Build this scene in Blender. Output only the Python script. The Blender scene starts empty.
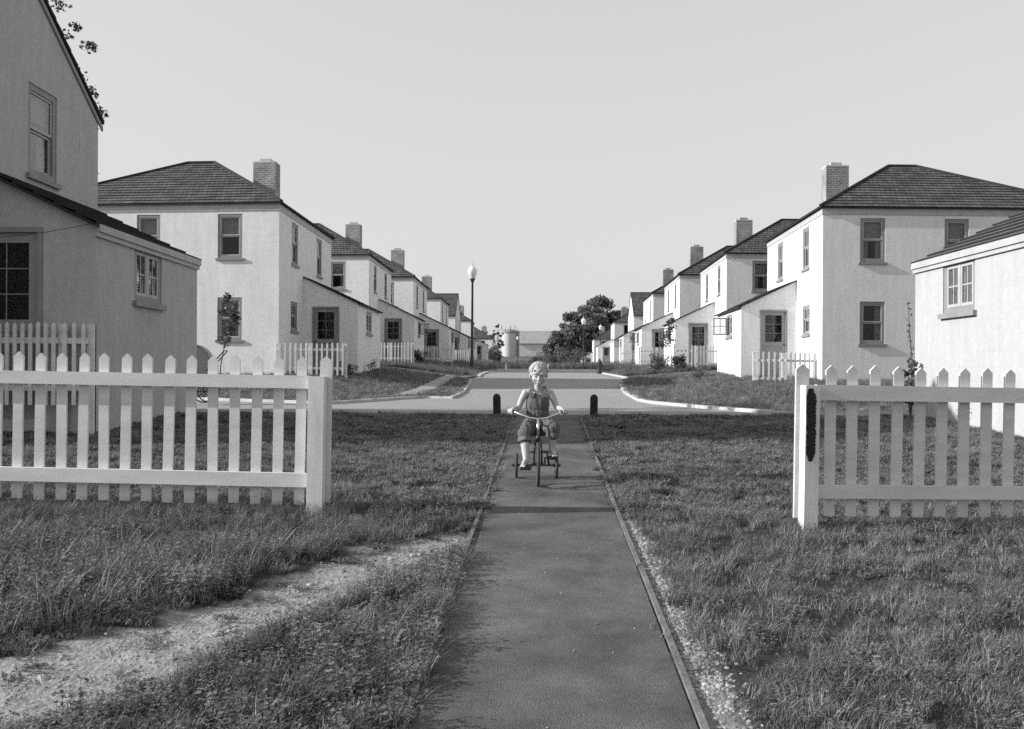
import bpy, bmesh, math, random
import numpy as np
from mathutils import Vector, Matrix, noise
from mathutils.geometry import tessellate_polygon
R = math.radians
random.seed(7); rng = np.random.default_rng(7)
scn = bpy.context.scene
COL = scn.collection

# ------------------------------------------------------------------ camera facts
F = 967.0; CX, HY = 510.0, 372.0; CZ = 1.31          # focal in px, principal x, horizon y, eye height

def lerp_tab(tab, y):
    if y <= tab[0][0]: return tab[0][1]
    for (a, za), (b, zb) in zip(tab, tab[1:]):
        if y <= b: return za + (zb - za) * (y - a) / (b - a)
    return tab[-1][1]
PROF = [(-40, -1.82), (0, 0), (14.9, .678), (17, .70), (28, .76), (38, 1.08), (48, 1.33), (60, 1.50), (70, 1.60), (100, 1.78),
        (150, 2.18), (180, 2.45), (205, 3.6), (235, 5.1), (260, 5.7), (400, 6.0), (4000, 6.0)]
def sm(t):
    t = max(0.0, min(1.0, t)); return t * t * (3 - 2 * t)
def cen(y): return .035 + .0358 * y
LK = [(-30, 20.5), (-6.7, 20.8), (-4.0, 21.5), (-3.0, 24.0), (-2.0, 26.5), (0, 30)]
RK = [(0, 34), (3.2, 30), (3.4, 23), (4.1, 20), (4.9, 17), (6.3, 16.4), (30, 16)]
RAISE = False
def zg(x, y):
    z = lerp_tab(PROF, y)
    d = abs(x - cen(y)) - 2.9
    if RAISE and d > 0 and y > 15:
        if x < cen(y): a, yk = .38, lerp_tab(LK, x)
        else: a, yk = .28, lerp_tab(RK, x)
        z += a * sm(d / 4.5) * sm((y - yk) / 8.0) * sm((190 - y) / 50)
    return z
def G(px, py, dz=0.0):
    """ground point seen at a pixel of the level view"""
    y = 2.0
    while y < 400:
        x = (px - CX) / F * y
        if HY - F * (zg(x, y) + dz - CZ) / y <= py: break
        y *= 1.004
    return ((px - CX) / F * y, y)

# kerb lines in world xy
LA = [(-30, 20.5), (-6.7, 20.8), G(330, 403), G(420, 396.8), G(451, 397.2), G(460.5, 392.5), G(466, 386.5), G(470, 381), G(468.5, 379)]
LB = [G(478.5, 376.3), G(480, 374.5), G(485.5, 372.2), G(493, 370.4)]
RA = [(30, 16), G(889, 413.5), G(792, 411.3), G(707, 405.2), G(656.5, 401.2), G(641, 398.8), G(628.5, 392.6), G(621, 384), G(623.5, 380.3)]
RB = [G(630, 377.3), G(620, 375.3), G(608, 373.2), G(600, 371.9)]
LK = sorted(LA, key=lambda p: p[0]); RK = sorted(RA, key=lambda p: p[0]); RAISE = True

# ------------------------------------------------------------------ materials (all neutral greys: a black and white place)
def g(v): return (v, v, v, 1)
def nd(nt, t, **kw):
    n = nt.nodes.new(t)
    for k, v in kw.items(): setattr(n, k, v)
    return n
def newmat(name):
    m = bpy.data.materials.new(name); m.use_nodes = True
    nt = m.node_tree; b = nt.nodes['Principled BSDF']
    return m, nt, b, nt.links
def pm(name, v, rough=.8, var=.15, scale=3.0, bump=0.0, bscale=40.0, stretch=(1, 1, 1), v2=None, spec=.3, metal=0, coords='pos', rnd=0):
    m, nt, b, L = newmat(name)
    if coords == 'pos': src = nd(nt, 'ShaderNodeNewGeometry').outputs['Position']
    else: src = nd(nt, 'ShaderNodeTexCoord').outputs['Object']
    mp = nd(nt, 'ShaderNodeMapping'); mp.inputs['Scale'].default_value = stretch
    L.new(src, mp.inputs['Vector'])
    n = nd(nt, 'ShaderNodeTexNoise'); n.inputs['Scale'].default_value = scale; n.inputs['Detail'].default_value = 6
    n.inputs['Roughness'].default_value = .65
    L.new(mp.outputs[0], n.inputs['Vector'])
    cr = nd(nt, 'ShaderNodeValToRGB')
    cr.color_ramp.elements[0].position = .3; cr.color_ramp.elements[1].position = .7
    lo = v * (1 - var) if v2 is None else v; hi = v * (1 + var) if v2 is None else v2
    cr.color_ramp.elements[0].color = g(lo); cr.color_ramp.elements[1].color = g(min(hi, .92))
    L.new(n.outputs['Fac'], cr.inputs['Fac'])
    out = cr.outputs['Color']
    if rnd:
        oi = nd(nt, 'ShaderNodeObjectInfo')
        mr = nd(nt, 'ShaderNodeMapRange'); mr.inputs[3].default_value = 1 - rnd; mr.inputs[4].default_value = 1 + rnd
        L.new(oi.outputs['Random'], mr.inputs[0])
        mx = nd(nt, 'ShaderNodeVectorMath', operation='SCALE')
        L.new(out, mx.inputs[0]); L.new(mr.outputs[0], mx.inputs['Scale']); out = mx.outputs[0]
    L.new(out, b.inputs['Base Color'])
    b.inputs['Roughness'].default_value = rough; b.inputs['Metallic'].default_value = metal
    b.inputs['Specular IOR Level'].default_value = spec
    if bump:
        n2 = nd(nt, 'ShaderNodeTexNoise'); n2.inputs['Scale'].default_value = bscale; n2.inputs['Detail'].default_value = 5
        L.new(src, n2.inputs['Vector'])
        bp = nd(nt, 'ShaderNodeBump'); bp.inputs['Strength'].default_value = bump; bp.inputs['Distance'].default_value = .02
        L.new(n2.outputs['Fac'], bp.inputs['Height']); L.new(bp.outputs[0], b.inputs['Normal'])
    return m

def wall_mat(lo=.68, hi=.80, name='whitewashed_block'):
    m, nt, b, L = newmat(name)
    pos = nd(nt, 'ShaderNodeNewGeometry').outputs['Position']
    sx = nd(nt, 'ShaderNodeSeparateXYZ'); L.new(pos, sx.inputs[0])
    ad = nd(nt, 'ShaderNodeMath', operation='ADD'); L.new(sx.outputs[0], ad.inputs[0]); L.new(sx.outputs[1], ad.inputs[1])
    cb = nd(nt, 'ShaderNodeCombineXYZ'); L.new(ad.outputs[0], cb.inputs[0]); L.new(sx.outputs[2], cb.inputs[1])
    br = nd(nt, 'ShaderNodeTexBrick'); L.new(cb.outputs[0], br.inputs['Vector'])
    br.inputs['Scale'].default_value = 1; br.inputs['Brick Width'].default_value = .40; br.inputs['Row Height'].default_value = .20
    br.inputs['Mortar Size'].default_value = .008; br.inputs['Mortar Smooth'].default_value = .6
    br.inputs['Color1'].default_value = g(1); br.inputs['Color2'].default_value = g(.965); br.inputs['Mortar'].default_value = g(.975)
    # vertical weather streaks + blotches
    mp = nd(nt, 'ShaderNodeMapping'); mp.inputs['Scale'].default_value = (2.2, 2.2, .28); L.new(pos, mp.inputs[0])
    n = nd(nt, 'ShaderNodeTexNoise'); n.inputs['Scale'].default_value = 2.2; n.inputs['Detail'].default_value = 8; n.inputs['Roughness'].default_value = .7
    L.new(mp.outputs[0], n.inputs[0])
    cr = nd(nt, 'ShaderNodeValToRGB'); cr.color_ramp.elements[0].position = .28; cr.color_ramp.elements[1].position = .62
    cr.color_ramp.elements[0].color = g(lo); cr.color_ramp.elements[1].color = g(hi); L.new(n.outputs['Fac'], cr.inputs[0])
    n3 = nd(nt, 'ShaderNodeTexNoise'); n3.inputs['Scale'].default_value = 14; n3.inputs['Detail'].default_value = 6; L.new(pos, n3.inputs[0])
    mr = nd(nt, 'ShaderNodeMapRange'); mr.inputs[1].default_value = .3; mr.inputs[2].default_value = .7; mr.inputs[3].default_value = .94; mr.inputs[4].default_value = 1.04
    L.new(n3.outputs['Fac'], mr.inputs[0])
    m1 = nd(nt, 'ShaderNodeVectorMath', operation='MULTIPLY'); L.new(cr.outputs[0], m1.inputs[0]); L.new(br.outputs['Color'], m1.inputs[1])
    m2 = nd(nt, 'ShaderNodeVectorMath', operation='SCALE'); L.new(m1.outputs[0], m2.inputs[0]); L.new(mr.outputs[0], m2.inputs['Scale'])
    mp5 = nd(nt, 'ShaderNodeMapping'); mp5.inputs['Scale'].default_value = (5, 5, .8); L.new(pos, mp5.inputs[0])     # short rain runs and cracks
    n5 = nd(nt, 'ShaderNodeTexNoise'); n5.inputs['Scale'].default_value = 2.6; n5.inputs['Detail'].default_value = 2; L.new(mp5.outputs[0], n5.inputs[0])
    c5 = nd(nt, 'ShaderNodeValToRGB'); c5.color_ramp.elements[0].position = .735; c5.color_ramp.elements[1].position = .78
    c5.color_ramp.elements[0].color = g(1); c5.color_ramp.elements[1].color = g(.62); L.new(n5.outputs['Fac'], c5.inputs[0])
    m6 = nd(nt, 'ShaderNodeVectorMath', operation='MULTIPLY'); L.new(m2.outputs[0], m6.inputs[0]); L.new(c5.outputs[0], m6.inputs[1])
    L.new(m6.outputs[0], b.inputs['Base Color']); b.inputs['Roughness'].default_value = .92; b.inputs['Specular IOR Level'].default_value = .15
    ax = nd(nt, 'ShaderNodeMath', operation='MULTIPLY_ADD'); L.new(br.outputs['Fac'], ax.inputs[0]); ax.inputs[1].default_value = -.5; L.new(n3.outputs['Fac'], ax.inputs[2])
    bp = nd(nt, 'ShaderNodeBump'); bp.inputs['Strength'].default_value = .25; bp.inputs['Distance'].default_value = .01
    L.new(ax.outputs[0], bp.inputs['Height']); L.new(bp.outputs[0], b.inputs['Normal'])
    return m
def uv_brick_mat(name, c1, c2, mortar, bw, rh, ms, rough=.85, bias=0, bump=.5):
    m, nt, b, L = newmat(name)
    uv = nd(nt, 'ShaderNodeTexCoord').outputs['UV']
    br = nd(nt, 'ShaderNodeTexBrick'); L.new(uv, br.inputs['Vector'])
    br.inputs['Scale'].default_value = 1; br.inputs['Brick Width'].default_value = bw; br.inputs['Row Height'].default_value = rh
    br.inputs['Mortar Size'].default_value = ms; br.inputs['Bias'].default_value = bias
    br.inputs['Color1'].default_value = g(c1); br.inputs['Color2'].default_value = g(c2); br.inputs['Mortar'].default_value = g(mortar)
    n = nd(nt, 'ShaderNodeTexNoise'); n.inputs['Scale'].default_value = 2.0; n.inputs['Detail'].default_value = 8
    L.new(nd(nt, 'ShaderNodeNewGeometry').outputs['Position'], n.inputs[0])
    mr = nd(nt, 'ShaderNodeMapRange'); mr.inputs[1].default_value = .3; mr.inputs[2].default_value = .7; mr.inputs[3].default_value = .7; mr.inputs[4].default_value = 1.3
    L.new(n.outputs['Fac'], mr.inputs[0])
    m2 = nd(nt, 'ShaderNodeVectorMath', operation='SCALE'); L.new(br.outputs['Color'], m2.inputs[0]); L.new(mr.outputs[0], m2.inputs['Scale'])
    L.new(m2.outputs[0], b.inputs['Base Color']); b.inputs['Roughness'].default_value = rough; b.inputs['Specular IOR Level'].default_value = .2
    bp = nd(nt, 'ShaderNodeBump'); bp.inputs['Strength'].default_value = bump; bp.inputs['Distance'].default_value = .01; bp.invert = True
    L.new(br.outputs['Fac'], bp.inputs['Height']); L.new(bp.outputs[0], b.inputs['Normal'])
    return m
def glass_mat():
    m, nt, b, L = newmat('window_glass')
    tr = nd(nt, 'ShaderNodeBsdfTransparent'); tr.inputs[0].default_value = g(.8)
    gl = nd(nt, 'ShaderNodeBsdfGlossy'); gl.inputs['Roughness'].default_value = .04; gl.inputs[0].default_value = g(.9)
    fr = nd(nt, 'ShaderNodeFresnel'); fr.inputs[0].default_value = 1.6
    ad = nd(nt, 'ShaderNodeMath', operation='MULTIPLY_ADD'); L.new(fr.outputs[0], ad.inputs[0]); ad.inputs[1].default_value = .45; ad.inputs[2].default_value = .0
    n = nd(nt, 'ShaderNodeTexNoise'); n.inputs['Scale'].default_value = 2.5
    L.new(nd(nt, 'ShaderNodeNewGeometry').outputs['Position'], n.inputs[0])
    bp = nd(nt, 'ShaderNodeBump'); bp.inputs['Strength'].default_value = .25; bp.inputs['Distance'].default_value = .02
    L.new(n.outputs['Fac'], bp.inputs['Height']); L.new(bp.outputs[0], gl.inputs['Normal'])
    mx = nd(nt, 'ShaderNodeMixShader'); L.new(ad.outputs[0], mx.inputs[0]); L.new(tr.outputs[0], mx.inputs[1]); L.new(gl.outputs[0], mx.inputs[2])
    L.new(mx.outputs[0], nt.nodes['Material Output'].inputs[0])
    return m
def leaf_mat(name, lo, hi, trans=.35, rnd=.35):
    m, nt, b, L = newmat(name)
    n = nd(nt, 'ShaderNodeTexNoise'); n.inputs['Scale'].default_value = 1.3; n.inputs['Detail'].default_value = 8; n.inputs['Roughness'].default_value = .8
    L.new(nd(nt, 'ShaderNodeNewGeometry').outputs['Position'], n.inputs[0])
    cr = nd(nt, 'ShaderNodeValToRGB'); cr.color_ramp.elements[0].position = .3; cr.color_ramp.elements[1].position = .7
    cr.color_ramp.elements[0].color = g(lo); cr.color_ramp.elements[1].color = g(hi); L.new(n.outputs['Fac'], cr.inputs[0])
    oi = nd(nt, 'ShaderNodeObjectInfo')
    mr = nd(nt, 'ShaderNodeMapRange'); mr.inputs[3].default_value = 1 - rnd; mr.inputs[4].default_value = 1 + rnd; L.new(oi.outputs['Random'], mr.inputs[0])
    sc = nd(nt, 'ShaderNodeVectorMath', operation='SCALE'); L.new(cr.outputs[0], sc.inputs[0]); L.new(mr.outputs[0], sc.inputs['Scale'])
    L.new(sc.outputs[0], b.inputs['Base Color']); b.inputs['Roughness'].default_value = .48; b.inputs['Specular IOR Level'].default_value = .5
    tl = nd(nt, 'ShaderNodeBsdfTranslucent'); L.new(sc.outputs[0], tl.inputs[0])
    mx = nd(nt, 'ShaderNodeMixShader'); mx.inputs[0].default_value = trans
    L.new(b.outputs[0], mx.inputs[1]); L.new(tl.outputs[0], mx.inputs[2]); L.new(mx.outputs[0], nt.nodes['Material Output'].inputs[0])
    return m

M = dict(
    wall=wall_mat(), wall2=wall_mat(.38, .47, 'darker_grey_block'), wall3=wall_mat(.40, .46, 'block_dimmed_for_sun'),  # last one: whitewash colour lowered so the wall in full sun doesn't burn out
    shingle=uv_brick_mat('wood_shingle_roof', .075, .125, .03, .16, .28, .012, bias=-.1),
    brick=uv_brick_mat('chimney_brick', .17, .27, .38, .21, .075, .014),
    trim=pm('grey_trim_paint', .25, .6, .12, 3, .1, 30),
    sash=pm('pale_sash_paint', .42, .55, .1, 3),
    frieze=pm('frieze_board', .42, .7, .12, 4),
    door=pm('grey_door_paint', .27, .6, .12, 3),
    dark=pm('dark_room', .015, .9, .3, 2),
    glass=glass_mat(),
    blind=pm('roller_blind', .42, .8, .15, 5),
    curtain=pm('net_curtain', .5, .9, .2, 9, stretch=(3, 3, .6)),
    white=pm('worn_white_fence_paint', .62, .6, .14, 3, .08, 110, stretch=(.6, .6, 2.5)),
    whitepost=pm('worn_white_post_paint', .64, .6, .15, 4, .08, 110, stretch=(3, 3, .7)),
    tar=pm('black_tar', .012, .5, .3, 20, .5, 60),
    path=pm('path_tarmac', .112, .9, .45, 2.3, .6, 180),
    edging=pm('weathered_edging_board', .16, .85, .35, 9, .4, 60),
    road=pm('pale_concrete_road', .28, .9, .10, .8, .3, 60),
    walk=pm('concrete_sidewalk', .32, .9, .12, 1.5, .3, 60),
    kerb=pm('concrete_kerb', .46, .9, .18, 3, .4, 40),
    lawn=pm('lawn_turf', .07, 1, .3, 6, .9, 50, v2=.13),
    field=pm('rough_field', .12, 1, .3, .15, .9, 3, v2=.2),
    dirt=pm('dry_dirt', .25, 1, .22, 9, .8, 60),
    pebble=pm('pale_pebbles', .30, .85, .25, 30, rnd=.4),
    grass=leaf_mat('grass_blades', .11, .27, .18, rnd=.6),
    weed=leaf_mat('weed_leaves', .10, .23, .18, rnd=.6),
    straw=leaf_mat('dry_straw', .2, .3),
    leaf=leaf_mat('tree_leaves', .05, .10, .3, .2),
    leaf2=leaf_mat('young_leaves', .08, .16, .3, .2),
    farleaf=leaf_mat('far_tree_leaves', .13, .24, .4, .2),
    bark=pm('bark', .11, .9, .3, 20, .6, 30, stretch=(1, 1, .3)),
    iron=pm('dark_iron', .035, .45, .2, 20, spec=.5),
    bollard=pm('dark_creosoted_post', .025, .8, .3, 20, .4, 60),
    globe=pm('milk_glass_globe', .72, .2, .04, 5, spec=.6),
    pole=pm('dark_lamp_pole', .05, .5, .15, 6),
    skin=pm('skin', .42, .55, .06, 12, spec=.35, coords='obj'),
    hair=pm('fair_hair', .48, .6, .3, 60, .8, 120, coords='obj'),
    denim=pm('faded_cotton_overalls', .12, .9, .5, 26, .6, 160, stretch=(2.2, 1, .45), coords='obj'),
    denim2=pm('worn_cotton_cuffs', .17, .9, .2, 22, .6, 160, coords='obj'),
    eye=pm('dark_eye', .03, .3, .1), lip=pm('lip', .26, .5, .05), brow=pm('brow', .25, .9, .1),
    rubber=pm('tyre_rubber', .06, .8, .2, 30), chrome=pm('chrome_steel', .75, .22, .05, 20, metal=1),
    frame=pm('dark_cycle_paint', .04, .35, .2, 20, spec=.5), leather=pm('seat_leather', .06, .5, .2, 20),
    silo=pm('silo_concrete', .5, .9, .15, .8, stretch=(1, 1, .3)),
    barnwall=pm('barn_boards', .62, .9, .12, .8), barnroof=pm('barn_roof', .3, .8, .15, .8),
    canvas=pm('carriage_canvas', .34, .8, .1, 10),
)

# ------------------------------------------------------------------ mesh helpers
class MB:
    def __init__(s): s.v = []; s.f = []; s.uv = []; s.hasuv = False
    def poly(s, pts, uv=None):
        n = len(s.v); s.v += [tuple(p) for p in pts]; s.f.append(tuple(range(n, n + len(pts))))
        if uv: s.hasuv = True
        s.uv.append(uv or [(0, 0)] * len(pts))
    def box8(s, P):      # P: corners indexed [i][j][k]
        q = lambda a, b, c, d: s.poly([P[a], P[b], P[c], P[d]])
        q(0, 1, 3, 2); q(4, 6, 7, 5); q(0, 4, 5, 1); q(2, 3, 7, 6); q(0, 2, 6, 4); q(1, 5, 7, 3)
    def boxf(s, fn, a0, a1, b0, b1, c0, c1):
        s.box8([fn(a, b, c) for a in (a0, a1) for b in (b0, b1) for c in (c0, c1)])
    def box(s, x0, x1, y0, y1, z0, z1): s.boxf(lambda a, b, c: (a, b, c), x0, x1, y0, y1, z0, z1)
    def tube(s, pts, rad, n=8, cap=True):
        pts = [Vector(p) for p in pts]
        if not hasattr(rad, '__len__'): rad = [rad] * len(pts)
        rings = []; prev = None
        for i, p in enumerate(pts):
            t = (pts[min(i + 1, len(pts) - 1)] - pts[max(i - 1, 0)])
            if t.length < 1e-9: t = Vector((0, 0, 1))
            t.normalize()
            if prev is None:
                a = Vector((1, 0, 0)) if abs(t.x) < .8 else Vector((0, 1, 0))
                prev = (a - t * a.dot(t)).normalized()
            else: prev = (prev - t * prev.dot(t)).normalized()
            b2 = t.cross(prev); b0 = len(s.v)
            for k in range(n):
                an = 2 * math.pi * k / n
                s.v.append(tuple(p + (prev * math.cos(an) + b2 * math.sin(an)) * rad[i]))
            rings.append(b0)
        for r0, r1 in zip(rings, rings[1:]):
            for k in range(n):
                s.f.append((r0 + k, r0 + (k + 1) % n, r1 + (k + 1) % n, r1 + k)); s.uv.append([(0, 0)] * 4)
        if cap:
            s.f.append(tuple(rings[0] + k for k in range(n))[::-1]); s.uv.append([(0, 0)] * n)
            s.f.append(tuple(rings[-1] + k for k in range(n))); s.uv.append([(0, 0)] * n)
    def lathe(s, prof, c=(0, 0, 0), n=16):
        rings = []
        for r, z in prof:
            b0 = len(s.v); rings.append(b0)
            for k in range(n):
                a = 2 * math.pi * k / n; s.v.append((c[0] + r * math.cos(a), c[1] + r * math.sin(a), c[2] + z))
        for r0, r1 in zip(rings, rings[1:]):
            for k in range(n):
                s.f.append((r0 + k, r0 + (k + 1) % n, r1 + (k + 1) % n, r1 + k)); s.uv.append([(0, 0)] * 4)
    def build(s, name, m, parent=None, smooth=False, bevel=0):
        me = bpy.data.meshes.new(name); me.from_pydata(s.v, [], s.f)
        if s.hasuv:
            l = me.uv_layers.new(name='UVMap'); fl = [c for u in s.uv for p in u for c in p]
            l.data.foreach_set('uv', fl)
        me.materials.append(m)
        if smooth: me.polygons.foreach_set('use_smooth', [True] * len(me.polygons))
        o = bpy.data.objects.new(name, me); COL.objects.link(o)
        if parent: o.parent = parent
        if bevel:
            b = o.modifiers.new('bevel', 'BEVEL'); b.width = bevel; b.segments = 1; b.limit_method = 'ANGLE'
        return o
def tag(o, label=None, cat=None, group=None, kind=None):
    if label: o['label'] = label
    if cat: o['category'] = cat
    if group: o['group'] = group
    if kind: o['kind'] = kind
    return o
def empty(name, loc=(0, 0, 0), rz=0, rx=0, ry=0):
    o = bpy.data.objects.new(name, None); COL.objects.link(o); o.location = loc; o.rotation_euler = (rx, ry, rz); o.empty_display_size = .2
    return o
def copy_tree(o, parent=None):
    c = o.copy(); COL.objects.link(c); c.parent = parent
    for ch in list(o.children): copy_tree(ch, c)
    return c

# ------------------------------------------------------------------ houses
def clip(poly, axis_fn, lo, hi):
    def half(pts, f):
        out = []
        for i in range(len(pts)):
            a, b = pts[i], pts[(i + 1) % len(pts)]; fa, fb = f(a), f(b)
            if fa >= 0: out.append(a)
            if (fa >= 0) != (fb >= 0): out.append(a.lerp(b, fa / (fa - fb)))
        return out
    p = half(poly, lambda q: axis_fn(q) - lo)
    if len(p) >= 3: p = half(p, lambda q: hi - axis_fn(q))
    return p if len(p) >= 3 else []
def roof_plane(mb, pts, exposure=.28, lip=.022, thick=.04):
    """shingle courses: first two points are the eave edge"""
    P = [Vector(p) for p in pts]
    al = (P[1] - P[0]).normalized(); nrm = (P[1] - P[0]).cross(P[2] - P[0]).normalized()
    if nrm.z < 0: nrm = -nrm
    up = nrm.cross(al)
    if up.z < 0: up = -up
    fs = lambda q: (q - P[0]).dot(up)
    H = max(fs(p) for p in P); k = 0
    while k * exposure < H - 1e-4:
        lo, hi = k * exposure, min(H, (k + 1) * exposure)
        c = clip(P, fs, lo, hi)
        if c:
            off = lambda q: q + nrm * (lip * (1 - (fs(q) - lo) / exposure) + .001)
            mb.poly([off(q) for q in c], [((q - P[0]).dot(al), fs(q)) for q in c])
            e = sorted([q for q in c if abs(fs(q) - lo) < 1e-4], key=lambda q: (q - P[0]).dot(al))
            if len(e) >= 2:
                a, b = e[0], e[-1]
                mb.poly([a, b, off(b), off(a)], [(0, 0.01)] * 4)
        k += 1
    Q = [p - Vector((0, 0, thick)) for p in P]
    mb.poly(Q)
    for i in range(len(P)):
        j = (i + 1) % len(P); mb.poly([P[i], P[j], Q[j], Q[i]])

def wall_grid(mb, P, a0, a1, z0, z1, holes, reveal=.11):
    A = sorted({a0, a1, *[h[0] for h in holes], *[h[1] for h in holes]}); Z = sorted({z0, z1, *[h[2] for h in holes], *[h[3] for h in holes]})
    for i in range(len(A) - 1):
        for j in range(len(Z) - 1):
            ca, cz = (A[i] + A[i + 1]) / 2, (Z[j] + Z[j + 1]) / 2
            if any(h[0] < ca < h[1] and h[2] < cz < h[3] for h in holes): continue
            mb.poly([P(A[i], Z[j], 0), P(A[i + 1], Z[j], 0), P(A[i + 1], Z[j + 1], 0), P(A[i], Z[j + 1], 0)])
    for h in holes:
        for (p, q, r, s_) in ((h[0], h[2], h[1], h[2]), (h[1], h[2], h[1], h[3]), (h[1], h[3], h[0], h[3]), (h[0], h[3], h[0], h[2])):
            mb.poly([P(p, q, 0), P(r, s_, 0), P(r, s_, -reveal), P(p, q, -reveal)])

def window(root, P, a0, a1, z0, z1, kind='sash', blind=.5, opened=False, detail=True):
    """casing fills the opening edge; sub-parts: sash, pane, sill, blind, curtain, dark room"""
    t = .085
    m = MB()
    for b in ((a0 + .003, a0 + t, z0 + .003, z1 - .003), (a1 - t, a1 - .003, z0 + .003, z1 - .003), (a0 + t, a1 - t, z1 - t, z1 - .003), (a0 + t, a1 - t, z0 + .003, z0 + t)):
        m.boxf(P, b[0], b[1], b[2], b[3], -.085, -.015)
    w = m.build('window', M['trim'], root)
    s = MB(); s.boxf(P, a0 - .06, a1 + .06, z0 - .07, z0, -.09, .055); s.build('sill', M['trim'], w)
    if not detail:
        pn = MB(); pn.boxf(P, a0 + t, a1 - t, z0 + t, z1 - t, -.075, -.07); pn.build('pane', M['glass'], w)
        d = MB(); d.boxf(P, a0, a1, z0, z1, -.32, -.10); d.build('room', M['dark'], w); return w
    i0, i1, y0, y1 = a0 + t, a1 - t, z0 + t, z1 - t; zm = (y0 + y1) / 2; am = (i0 + i1) / 2; r = .035
    sh = MB(); pn = MB()
    if kind == 'sash':
        for (q0, q1, d) in ((y0, zm + .015, -.075), (zm + .02, y1, -.045)):
            for b in ((i0, i0 + r, q0, q1), (i1 - r, i1, q0, q1), (i0 + r, i1 - r, q0, q0 + r), (i0 + r, i1 - r, q1 - r, q1)):
                sh.boxf(P, *b, d - .012, d + .012)
            pn.boxf(P, i0 + r, i1 - r, q0 + r, q1 - r, d - .003, d)
        sh.build('sash', M['sash'], w); pn.build('pane', M['glass'], w)
    else:
        mul = .05
        for n_, (q0, q1) in enumerate(((i0, am - mul / 2), (am + mul / 2, i1))):
            sb = MB(); pb = MB()
            if opened and n_ == opened - 1:
                hinge = i1 if opened == 2 else i0; wd = q1 - q0
                PP = (lambda a, z, d, H=hinge, w0=q0, w1=q1: P(H + d, z, (w1 - a if opened == 2 else a - w0) + .01))
            else: PP = P
            for b in ((q0, q0 + .04, y0, y1), (q1 - .04, q1, y0, y1), (q0 + .04, q1 - .04, y0, y0 + .04), (q0 + .04, q1 - .04, y1 - .04, y1)):
                sb.boxf(PP, *b, -.05, -.02)
            qm = (q0 + q1) / 2
            sb.boxf(PP, qm - .009, qm + .009, y0 + .04, y1 - .04, -.042, -.028)
            sb.boxf(PP, q0 + .04, qm - .009, zm - .009, zm + .009, -.042, -.028); sb.boxf(PP, qm + .009, q1 - .04, zm - .009, zm + .009, -.042, -.028)
            pb.boxf(PP, q0 + .04, q1 - .04, y0 + .04, y1 - .04, -.036, -.034)
            so = sb.build('casement_sash', M['sash'] if not (opened and n_ == opened - 1) else M['trim'], w); pb.build('pane', M['glass'], w)
        cm = MB(); cm.boxf(P, am - mul / 2, am + mul / 2, y0, y1, -.07, -.015); cm.build('mullion', M['sash'], w)
    # things behind the glass
    if blind > 0:
        bl = MB(); bl.boxf(P, i0 + .02, i1 - .02, y1 - (y1 - y0) * blind, y1, -.125, -.12); bl.build('blind', M['blind'], w)
    for (q0, q1) in ((i0, i0 + (i1 - i0) * .34), (i1 - (i1 - i0) * .30, i1)):
        cu = MB()
        n = 14; pts = [(q0 + (q1 - q0) * k / n, -.17 + .018 * math.sin(k * 2.1)) for k in range(n + 1)]
        for (pa, da), (pb_, db) in zip(pts, pts[1:]): cu.poly([P(pa, y0, da), P(pb_, y0, db), P(pb_, y1, db), P(pa, y1, da)])
        cu.build('curtain', M['curtain'], w)
    d = MB(); d.boxf(P, a0 - .1, a1 + .1, z0 - .1, z1 + .1, -.6, -.55)
    for b in ((a0 - .1, a0 - .09, z0 - .1, z1 + .1), (a1 + .09, a1 + .1, z0 - .1, z1 + .1), (a0 - .1, a1 + .1, z0 - .1, z0 - .09), (a0 - .1, a1 + .1, z1 + .09, z1 + .1)):
        d.boxf(P, *b, -.55, -.115)
    d.build('room', M['dark'], w)
    return w

def door(root, P, a0, a1, z0, z1):
    m = MB(); t = .06
    for b in ((a0, a0 + t, z0, z1), (a1 - t, a1, z0, z1), (a0 + t, a1 - t, z1 - t, z1)): m.boxf(P, *b, -.10, .02)
    f = m.build('door_frame', M['trim'], root)
    i0, i1, top = a0 + t + .003, a1 - t - .003, z1 - t - .003
    d = MB(); s = .12; g0 = z0 + 1.2
    d.boxf(P, i0, i0 + s, z0, top, -.07, -.03); d.boxf(P, i1 - s, i1, z0, top, -.07, -.03)
    d.boxf(P, i0 + s, i1 - s, top - .12, top, -.07, -.03); d.boxf(P, i0 + s, i1 - s, z0, z0 + .2, -.07, -.03)
    d.boxf(P, i0 + s, i1 - s, g0 - .15, g0, -.07, -.03); d.boxf(P, i0 + s, i1 - s, z0 + .2, g0 - .15, -.06, -.045)
    dr = d.build('door', M['door'], root)
    n = MB()
    am = (i0 + i1) / 2; gz = (g0 + top - .12) / 2
    n.boxf(P, am - .006, am + .006, g0, top - .12, -.058, -.046)
    for k in (1, 2): zz = g0 + (top - .12 - g0) * k / 3; n.boxf(P, i0 + s, i1 - s, zz - .006, zz + .006, -.057, -.047)
    n.build('muntin', M['trim'], dr)
    p = MB(); p.boxf(P, i0 + s, i1 - s, g0, top - .12, -.053, -.05); p.build('pane', M['glass'], dr)
    k = MB(); k.boxf(P, i0 + s - .001, i1 - s + .001, g0 - .05, top - .1, -.3, -.28); k.boxf(P, a0, a1, z0, z1, -.35, -.31); k.build('room', M['dark'], dr)
    h = MB(); h.tube([P(i1 - .06, g0 - .08, -.03), P(i1 - .06, g0 - .08, .03)], .022, 8); h.build('handle', M['iron'], dr)

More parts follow.
